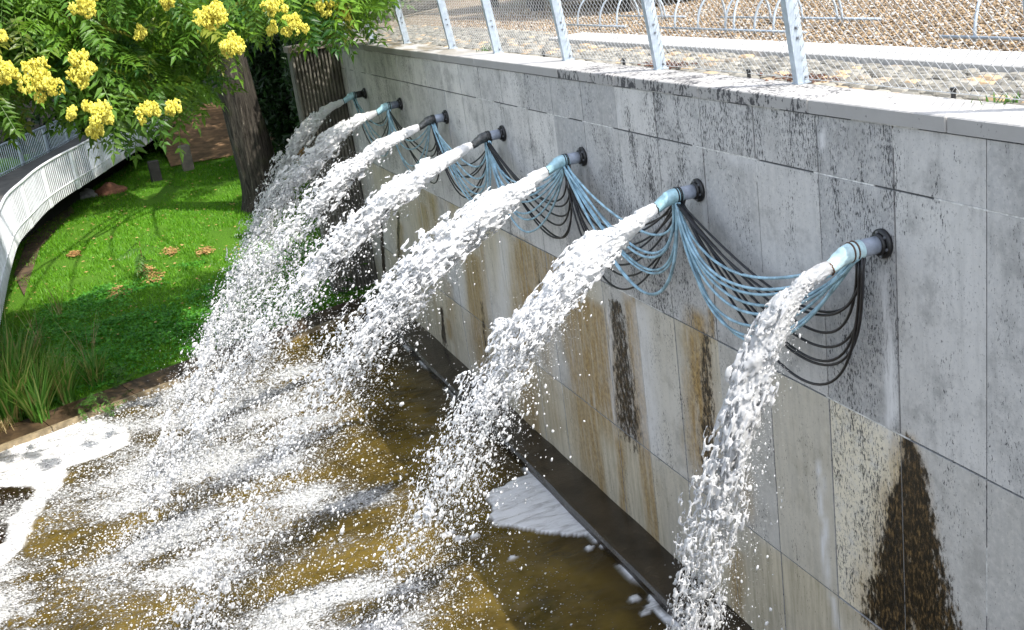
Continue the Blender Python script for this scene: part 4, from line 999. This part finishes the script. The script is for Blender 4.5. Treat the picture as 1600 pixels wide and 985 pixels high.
x, y, d = lawn_pts(30000, .66, 4, -7.5, .3); blades(mb, x, y, .08, .006, r, .8)
tag(mb.build('lawn_grass', GRASS), 'short bright green grass covering the lawn', 'grass', kind='stuff')
# creeping ground cover near the water: small round leaves
x, y, d = lawn_pts(52000, .62, 6.2, -8, .2, .8); k = (pnoise(x, y, 1.1, 62) * .6 + 1.1 - d / 5.0 > r.random(len(x))) ; x, y = x[k], y[k]; n = len(x)
hgt = .03 + .07 * np.clip(pnoise(x, y, 2.6, 63) + .3, 0, 1.2) + .03 * np.clip(pnoise(x, y, 7, 64), 0, 1)
mb = MB(); a = rand_rot(n, r); tv = np.array([(-1, -.3, 0), (-.2, -.8, .1), (.9, -.2, -.1), (.9, .3, -.1), (-.2, .8, .1), (-1, .3, 0)]) * .5
nrm = r.normal(0, .45, (n, 3)) + np.array([0, -.1, 1.]); nrm /= np.linalg.norm(nrm, axis=1)[:, None]; ex = np.cross(nrm, r.normal(size=(n, 3))); ex /= np.linalg.norm(ex, axis=1)[:, None]; ey = np.cross(nrm, ex); s = r.uniform(.03, .065, n)
V = (ex[:, None] * tv[None, :, 0:1] + ey[:, None] * tv[None, :, 1:2] + nrm[:, None] * tv[None, :, 2:3]) * s[:, None, None] + np.stack([x, y, lawn_z(x, y) + hgt * r.uniform(.5, 1.1, n)], -1)[:, None]
kk = (np.arange(n) * 6)[:, None]
mb.add(V.reshape(-1, 3), np.vstack([kk + np.array([[0, 1, 4, 5]]), kk + np.array([[1, 2, 3, 4]])]), shade=np.repeat(np.clip(r.normal(.45, .28, n), 0, 1), 6), sear=np.zeros(n * 6))
tag(mb.build('ground_cover', CLOVER), 'creeping small leaved ground cover along the kerb by the pool', 'ground cover', kind='stuff')
sedges = [((18, 660), 170, 1.3, 'big arching sedge clump at the left picture edge by the kerb'), ((62, 655), 130, 1.0, 'tall sedge clump right of the one at the left picture edge'), ((-45, 690), 130, 1.1, 'sedge clump cut by the left picture edge'), ((105, 628), 70, .75, 'loose sedge clump with drooping pale blades over the kerb'), ((38, 600), 80, .9, 'darker sedge clump behind the tall ones'), ((150, 600), 45, .6, 'thin pale sedge clump leaning right among the ground cover')]
for k, (pp, n, ln, lb) in enumerate(sedges):
    q = at_z(pp, .14); q[1] = max(q[1], KA[1] + (q[0] - KA[0]) * KD[1] / KD[0] + .42)
    tuft('sedge_clump', (q[0], q[1], lawn_z(q[0], q[1]).item() - .03), int(n * 2.6), ln * 1.2, SEDGE, lb, 'sedge', 'sedge clumps beside the pool', .62, 400 + k, .013)
for k, (pp, lb) in enumerate([((60, 545), 'thin dry grass stalks rising behind the sedges'), ((95, 500), 'bent straw coloured stalks on the shaded lawn edge'), ((140, 560), 'pale dry stalks leaning right above the ground cover')]):
    q = at_z(pp, .2); tuft('dry_stalks', (q[0], q[1], lawn_z(q[0], q[1]).item() - .02), 16, 1.0, STRAW, lb, 'dry stalks', 'dry stalks on the bank', .55, 440 + k, .004)
for k, (pp, lb) in enumerate([((5, 672), 'brown dead sedge thatch at the kerb, left picture edge')]):
    q = at_z(pp, .14); tuft('dead_thatch', (q[0], q[1], .12), 90, .34, STRAW, lb, 'dead grass', 'withered blades by the kerb', .85, 450 + k, .006)
weeds = [((150, 628), 'leafy green weed on the kerb right of the sedges', .36), ((190, 596), 'low leafy weed above the kerb corner', .3), ((65, 348), 'fern like weed at the foot of the white railing', .6), ((560, 440), 'green sprig at the wall foot behind the spray', .5), ((578, 462), 'second green sprig lower at the wall foot behind the spray', .4)]
for k, (pp, lb, s) in enumerate(weeds):
    q = at_z(pp, .2); r2 = np.random.default_rng(470 + k); n = 16 if s < .5 else 26; mb = MB()
    base = np.array([q[0], q[1], .12 + s * .3]) + r2.normal(0, .13, (n, 3)) * np.array([1.3, 1.3, .5])
    add_leaves(mb, base, r2.uniform(0, 6.28, n), r2.uniform(-.5, .9, n), r2.normal(0, .4, n), r2.uniform(.6, 1, n) * s, r2.random(n), np.zeros(n), r2)
    tag(mb.build('leafy_weed', LEAF_MID), lb, 'weed', 'leafy weeds on the bank')
lit = [((240, 432), 1.0, 'largest heap of fallen yellow blossom on the lawn, beside the seedling'), ((268, 393), .8, 'heap of fallen brown blossom left of another on the mid lawn'), ((321, 391), .85, 'heap of fallen brown blossom nearest to the tree trunk'), ((180, 455), .8, 'flat pale heap of fallen blossom low on the lawn'), ((117, 401), .7, 'small reddish heap of fallen blossom at the left of the lawn'), ((228, 421), .7, 'little heap of fallen blossom just behind the seedling')]
for k, (pp, s, lb) in enumerate(lit):
    q = at_z(pp, .3); r2 = np.random.default_rng(500 + k); n = 130; mb = MB()
    pos = np.stack([q[0] + r2.normal(0, .10 * s, n), q[1] + r2.normal(0, .22 * s, n), np.zeros(n)], -1); pos[:, 2] = lawn_z(pos[:, 0], pos[:, 1]) + .03 + r2.uniform(0, .05, n) * np.exp(-((pos[:, 0] - q[0]) / (.25 * s)) ** 2)
    scatter(mb, OCT_V, OCT_F, pos, r2.uniform(.014, .035, n), r2, .5, (1, 1, .6), shade=np.clip(r2.normal(.25 if k == 4 else .55, .25, n), 0, 1), sear=r2.random(n) * 0)
    tag(mb.build('blossom_litter', LITTER), lb, 'litter', 'heaps of fallen blossom on the lawn')
q = at_z((226, 430), .3); r2 = np.random.default_rng(520); mb = MB(); mb.tube([(q[0], q[1], lawn_z(q[0], q[1]).item() - .02), (q[0] + .03, q[1], .75), (q[0] + .05, q[1] + .02, 1.0)], [.014, .011, .006], 6)
sd = empty('seedling', (q[0], q[1], .3), 'lone seedling with yellow green leaves standing in the lawn', 'seedling'); mb.build('stem', MAT['twig'], sd)
mb = MB(); n = 12; add_leaves(mb, np.stack([np.full(n, q[0] + .03), np.full(n, q[1]), np.linspace(.5, 1.0, n)], -1), r2.uniform(0, 6.28, n), r2.uniform(-.7, .3, n), r2.normal(0, .3, n), r2.uniform(.3, .5, n), r2.uniform(.6, 1, n), r2.uniform(.3, .8, n), r2); mb.build('leaves', LEAF_MID, sd)
r = np.random.default_rng(33); x, y, d = lawn_pts(700, 2.5, 20, -7, .6); n = len(x); mb = MB()
scatter(mb, OCT_V, OCT_F, np.stack([x, y, lawn_z(x, y) + .05], -1), r.uniform(.015, .04, n), r, .5, (1, 1, .25), shade=r.uniform(.5, 1, n), sear=np.zeros(n))
tag(mb.build('fallen_leaves', LITTER), 'pale fallen leaves and petals dotted over the lawn', 'leaves', kind='stuff')

# ------------------------------------------------------------------ footbridge with white railing
ZT, ZR, ZB = 2.21, 1.46, 1.21
railpx = [(0, 0), (0, 0), (-26, 570), (-17, 530), (-9, 490), (-1, 455), (10, 405), (18, 378), (25, 358), (47, 338), (67, 315), (97, 293), (138, 269), (172, 247), (215, 221), (243, 203), (262, 188), (272, 172)]
path = np.array([at_z(p, ZR)[:2] for p in railpx[2:]])
path = np.vstack([[-5.9, 2.0], [-6.02, 6], [-6.12, 10.5], path])
# smooth and resample
seg = np.concatenate([[0], np.cumsum(np.linalg.norm(np.diff(path, axis=0), axis=1))]); ss = np.linspace(0, seg[-1], 400)
pth = np.stack([np.interp(ss, seg, path[:, k]) for k in (0, 1)], -1)
ker = np.hanning(31); ker /= ker.sum()
pad = np.vstack([np.repeat(pth[:1], 15, 0) + (np.arange(-15, 0)[:, None]) * (pth[1] - pth[0]), pth, np.repeat(pth[-1:], 15, 0) + np.arange(1, 16)[:, None] * (pth[-1] - pth[-2])])
pth = np.stack([np.convolve(pad[:, k], ker, 'valid') for k in (0, 1)], -1)
tg = np.gradient(pth, axis=0); tg /= np.linalg.norm(tg, axis=1)[:, None]; nr = np.stack([-tg[:, 1], tg[:, 0]], -1)     # nr points away from the pool
arc = np.concatenate([[0], np.cumsum(np.linalg.norm(np.diff(pth, axis=0), axis=1))])
bridge = empty('footbridge', (pth[200][0], pth[200][1], 0), 'curved footbridge with white slatted railings behind the lawn', 'footbridge')
def ribbon(off0, off1, z0, z1):
    a = pth + nr * off0; b = pth + nr * off1; m = len(pth); mb = MB()
    v = np.concatenate([np.c_[a, np.full(m, z1)], np.c_[b, np.full(m, z1)], np.c_[b, np.full(m, z0)], np.c_[a, np.full(m, z0)]])
    k = np.arange(m - 1); f = np.vstack([np.stack([k + s * m, k + 1 + s * m, k + 1 + ((s + 1) % 4) * m, k + ((s + 1) % 4) * m], -1) for s in range(4)])
    mb.add(v, f); return mb
ribbon(.06, 3.1, ZR - .28, ZR - .06).build('deck', MAT['deck'], bridge)
ribbon(1.1, 2.9, -.3, ZR - .284).build('under_deck_shade', simple('painted under-deck shade', (.030, .028, .025), .95, var=.3, scale=2), bridge)  # added near-black wall standing in for the shade under the deck
def railing(name, off, white, near, bw=.045):
    rl = bpy.data.objects.new(name, None); COL.objects.link(rl); rl.parent = bridge; rl.location = -bridge.location
    P = pth + nr * off; c3 = lambda z: np.c_[P, np.full(len(P), z)]
    mb = MB(); mb.tube(c3(ZT), .032, 8); mb.build('handrail', white, rl, True)
    mb = MB(); mb.tube(c3(ZR), .02, 6); mb.build('lower_rail', white, rl, True)
    first = None; cnt = 0; rest = MB(); A0 = .2; S0 = float(np.interp(17.5 if near else 26, pth[:, 1], arc))
    for s in np.arange(A0, arc[-1], .15):
        x = np.interp(s, arc, P[:, 0]); y = np.interp(s, arc, P[:, 1]); tx = np.interp(s, arc, tg[:, 0]); ty = np.interp(s, arc, tg[:, 1])
        if cnt < 100 and s >= S0:
            if first is None:
                m = MB(); m.box((-bw / 2, -.008, ZB), (bw / 2, .008, ZT - .02)); o = m.build('baluster', white, rl); first = o
            else: o = first.copy(); COL.objects.link(o); o.parent = rl
            o.location = (x, y, 0); o.rotation_euler = (0, 0, math.atan2(ty, tx)); cnt += 1
        else:
            rest.tube([(x, y, ZB), (x, y, ZT - .02)], bw / 2, 4)
    if rest.n: rest.build('baluster_run', white, rl)['kind'] = 'stuff'
    first = None
    for s in np.arange(A0 + .4, arc[-1], 2.4):
        x = np.interp(s, arc, P[:, 0]); y = np.interp(s, arc, P[:, 1]); tx = np.interp(s, arc, tg[:, 0]); ty = np.interp(s, arc, tg[:, 1])
        if first is None:
            m = MB(); m.bevbox((-.13, .010, ZB - .02), (.13, .045, ZT - .03), .004); o = m.build('post', white, rl); first = o
        else: o = first.copy(); COL.objects.link(o); o.parent = rl
        o.location = (x, y, 0); o.rotation_euler = (0, 0, math.atan2(ty, tx))
railing('pool_side_railing', 0.0, MAT['white_paint'], True)
railing('far_side_railing', 3.05, MAT['galv'], False, .018)
for pp, yb_, hw in [((298, 279), 36.5, .17), ((246, 285), 35.5, .16)]:
    q = at_y(pp, yb_); mb = MB(); mb.bevbox((q[0] - hw, yb_ - hw, -.2), (q[0] + hw, yb_ + hw, ZR - .283 if pp[0] != 246 else 1.0), .02); mb.build('support_column', MAT['shaded_concrete' if pp[0] == 246 else 'concrete'], bridge)
# dark abutment under the bridge and the bare earth path beyond it
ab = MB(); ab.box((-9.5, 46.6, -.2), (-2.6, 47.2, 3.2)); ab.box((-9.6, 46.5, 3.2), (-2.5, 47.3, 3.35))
tag(ab.build('abutment_wall', MAT['shaded_concrete']), 'concrete abutment wall under the footbridge, coloured dark as shade', 'wall')
n1, n2 = 30, 12; gx1, gy1 = np.meshgrid(np.linspace(-2.3, 1.6, n1), np.linspace(37.5, 46.6, n2), indexing='ij'); mb = MB(); mb.add(np.stack([gx1, gy1, lawn_z(gx1, gy1) + .03 + .09 * (gy1 - 37.5)], -1).reshape(-1, 3), grid_faces(n1, n2))
tag(mb.build('earth_path', MAT['earth']), kind='structure')
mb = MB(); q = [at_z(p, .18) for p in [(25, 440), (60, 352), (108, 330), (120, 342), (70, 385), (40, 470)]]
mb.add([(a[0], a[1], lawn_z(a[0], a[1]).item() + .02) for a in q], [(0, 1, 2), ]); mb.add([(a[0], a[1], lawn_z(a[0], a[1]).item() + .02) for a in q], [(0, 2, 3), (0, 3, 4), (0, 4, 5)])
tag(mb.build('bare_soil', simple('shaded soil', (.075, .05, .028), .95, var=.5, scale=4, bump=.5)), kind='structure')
for (pp, s, m, lb) in [((137, 306), .26, 'stone_grey', 'rounded pale grey boulder lying in the shade under the footbridge'), ((172, 300), .34, 'stone_red', 'reddish brown boulder beside the lawn edge under the footbridge')]:
    q = at_z(pp, .45); mb = MB(); v = []
    r2 = np.random.default_rng(int(s * 100)); me = MB()
    th, ph = np.meshgrid(np.linspace(0, 2 * np.pi, 18, endpoint=False), np.linspace(.05, np.pi - .05, 10), indexing='ij')
    rr = s * (1 + .18 * pnoise(np.cos(th) * np.sin(ph) + 3, np.cos(ph) + np.sin(th) * np.sin(ph), 1.6, 5))
    V = np.stack([q[0] + 1.3 * rr * np.cos(th) * np.sin(ph), q[1] + rr * np.sin(th) * np.sin(ph), .45 + .7 * rr * np.cos(ph)], -1).reshape(-1, 3)
    a = np.arange(18)[:, None] * 10 + np.arange(9)[None]; b = ((np.arange(18) + 1) % 18)[:, None] * 10 + np.arange(9)[None]
    mb.add(V, np.stack([a, b, b + 1, a + 1], -1).reshape(-1, 4)[:, ::-1]); tag(mb.build('boulder', MAT[m], smooth=True), lb, 'boulder', 'boulders under the bridge')
# sunlit meadow far left beyond the bridge
mb = MB(); mb.add([(-40, 55, 1.0), (-9, 58, 1.0), (-9, 110, 3.5), (-60, 110, 3.5)], [(0, 1, 2, 3)])
tag(mb.build('far_meadow', lawn_mat()), kind='structure')
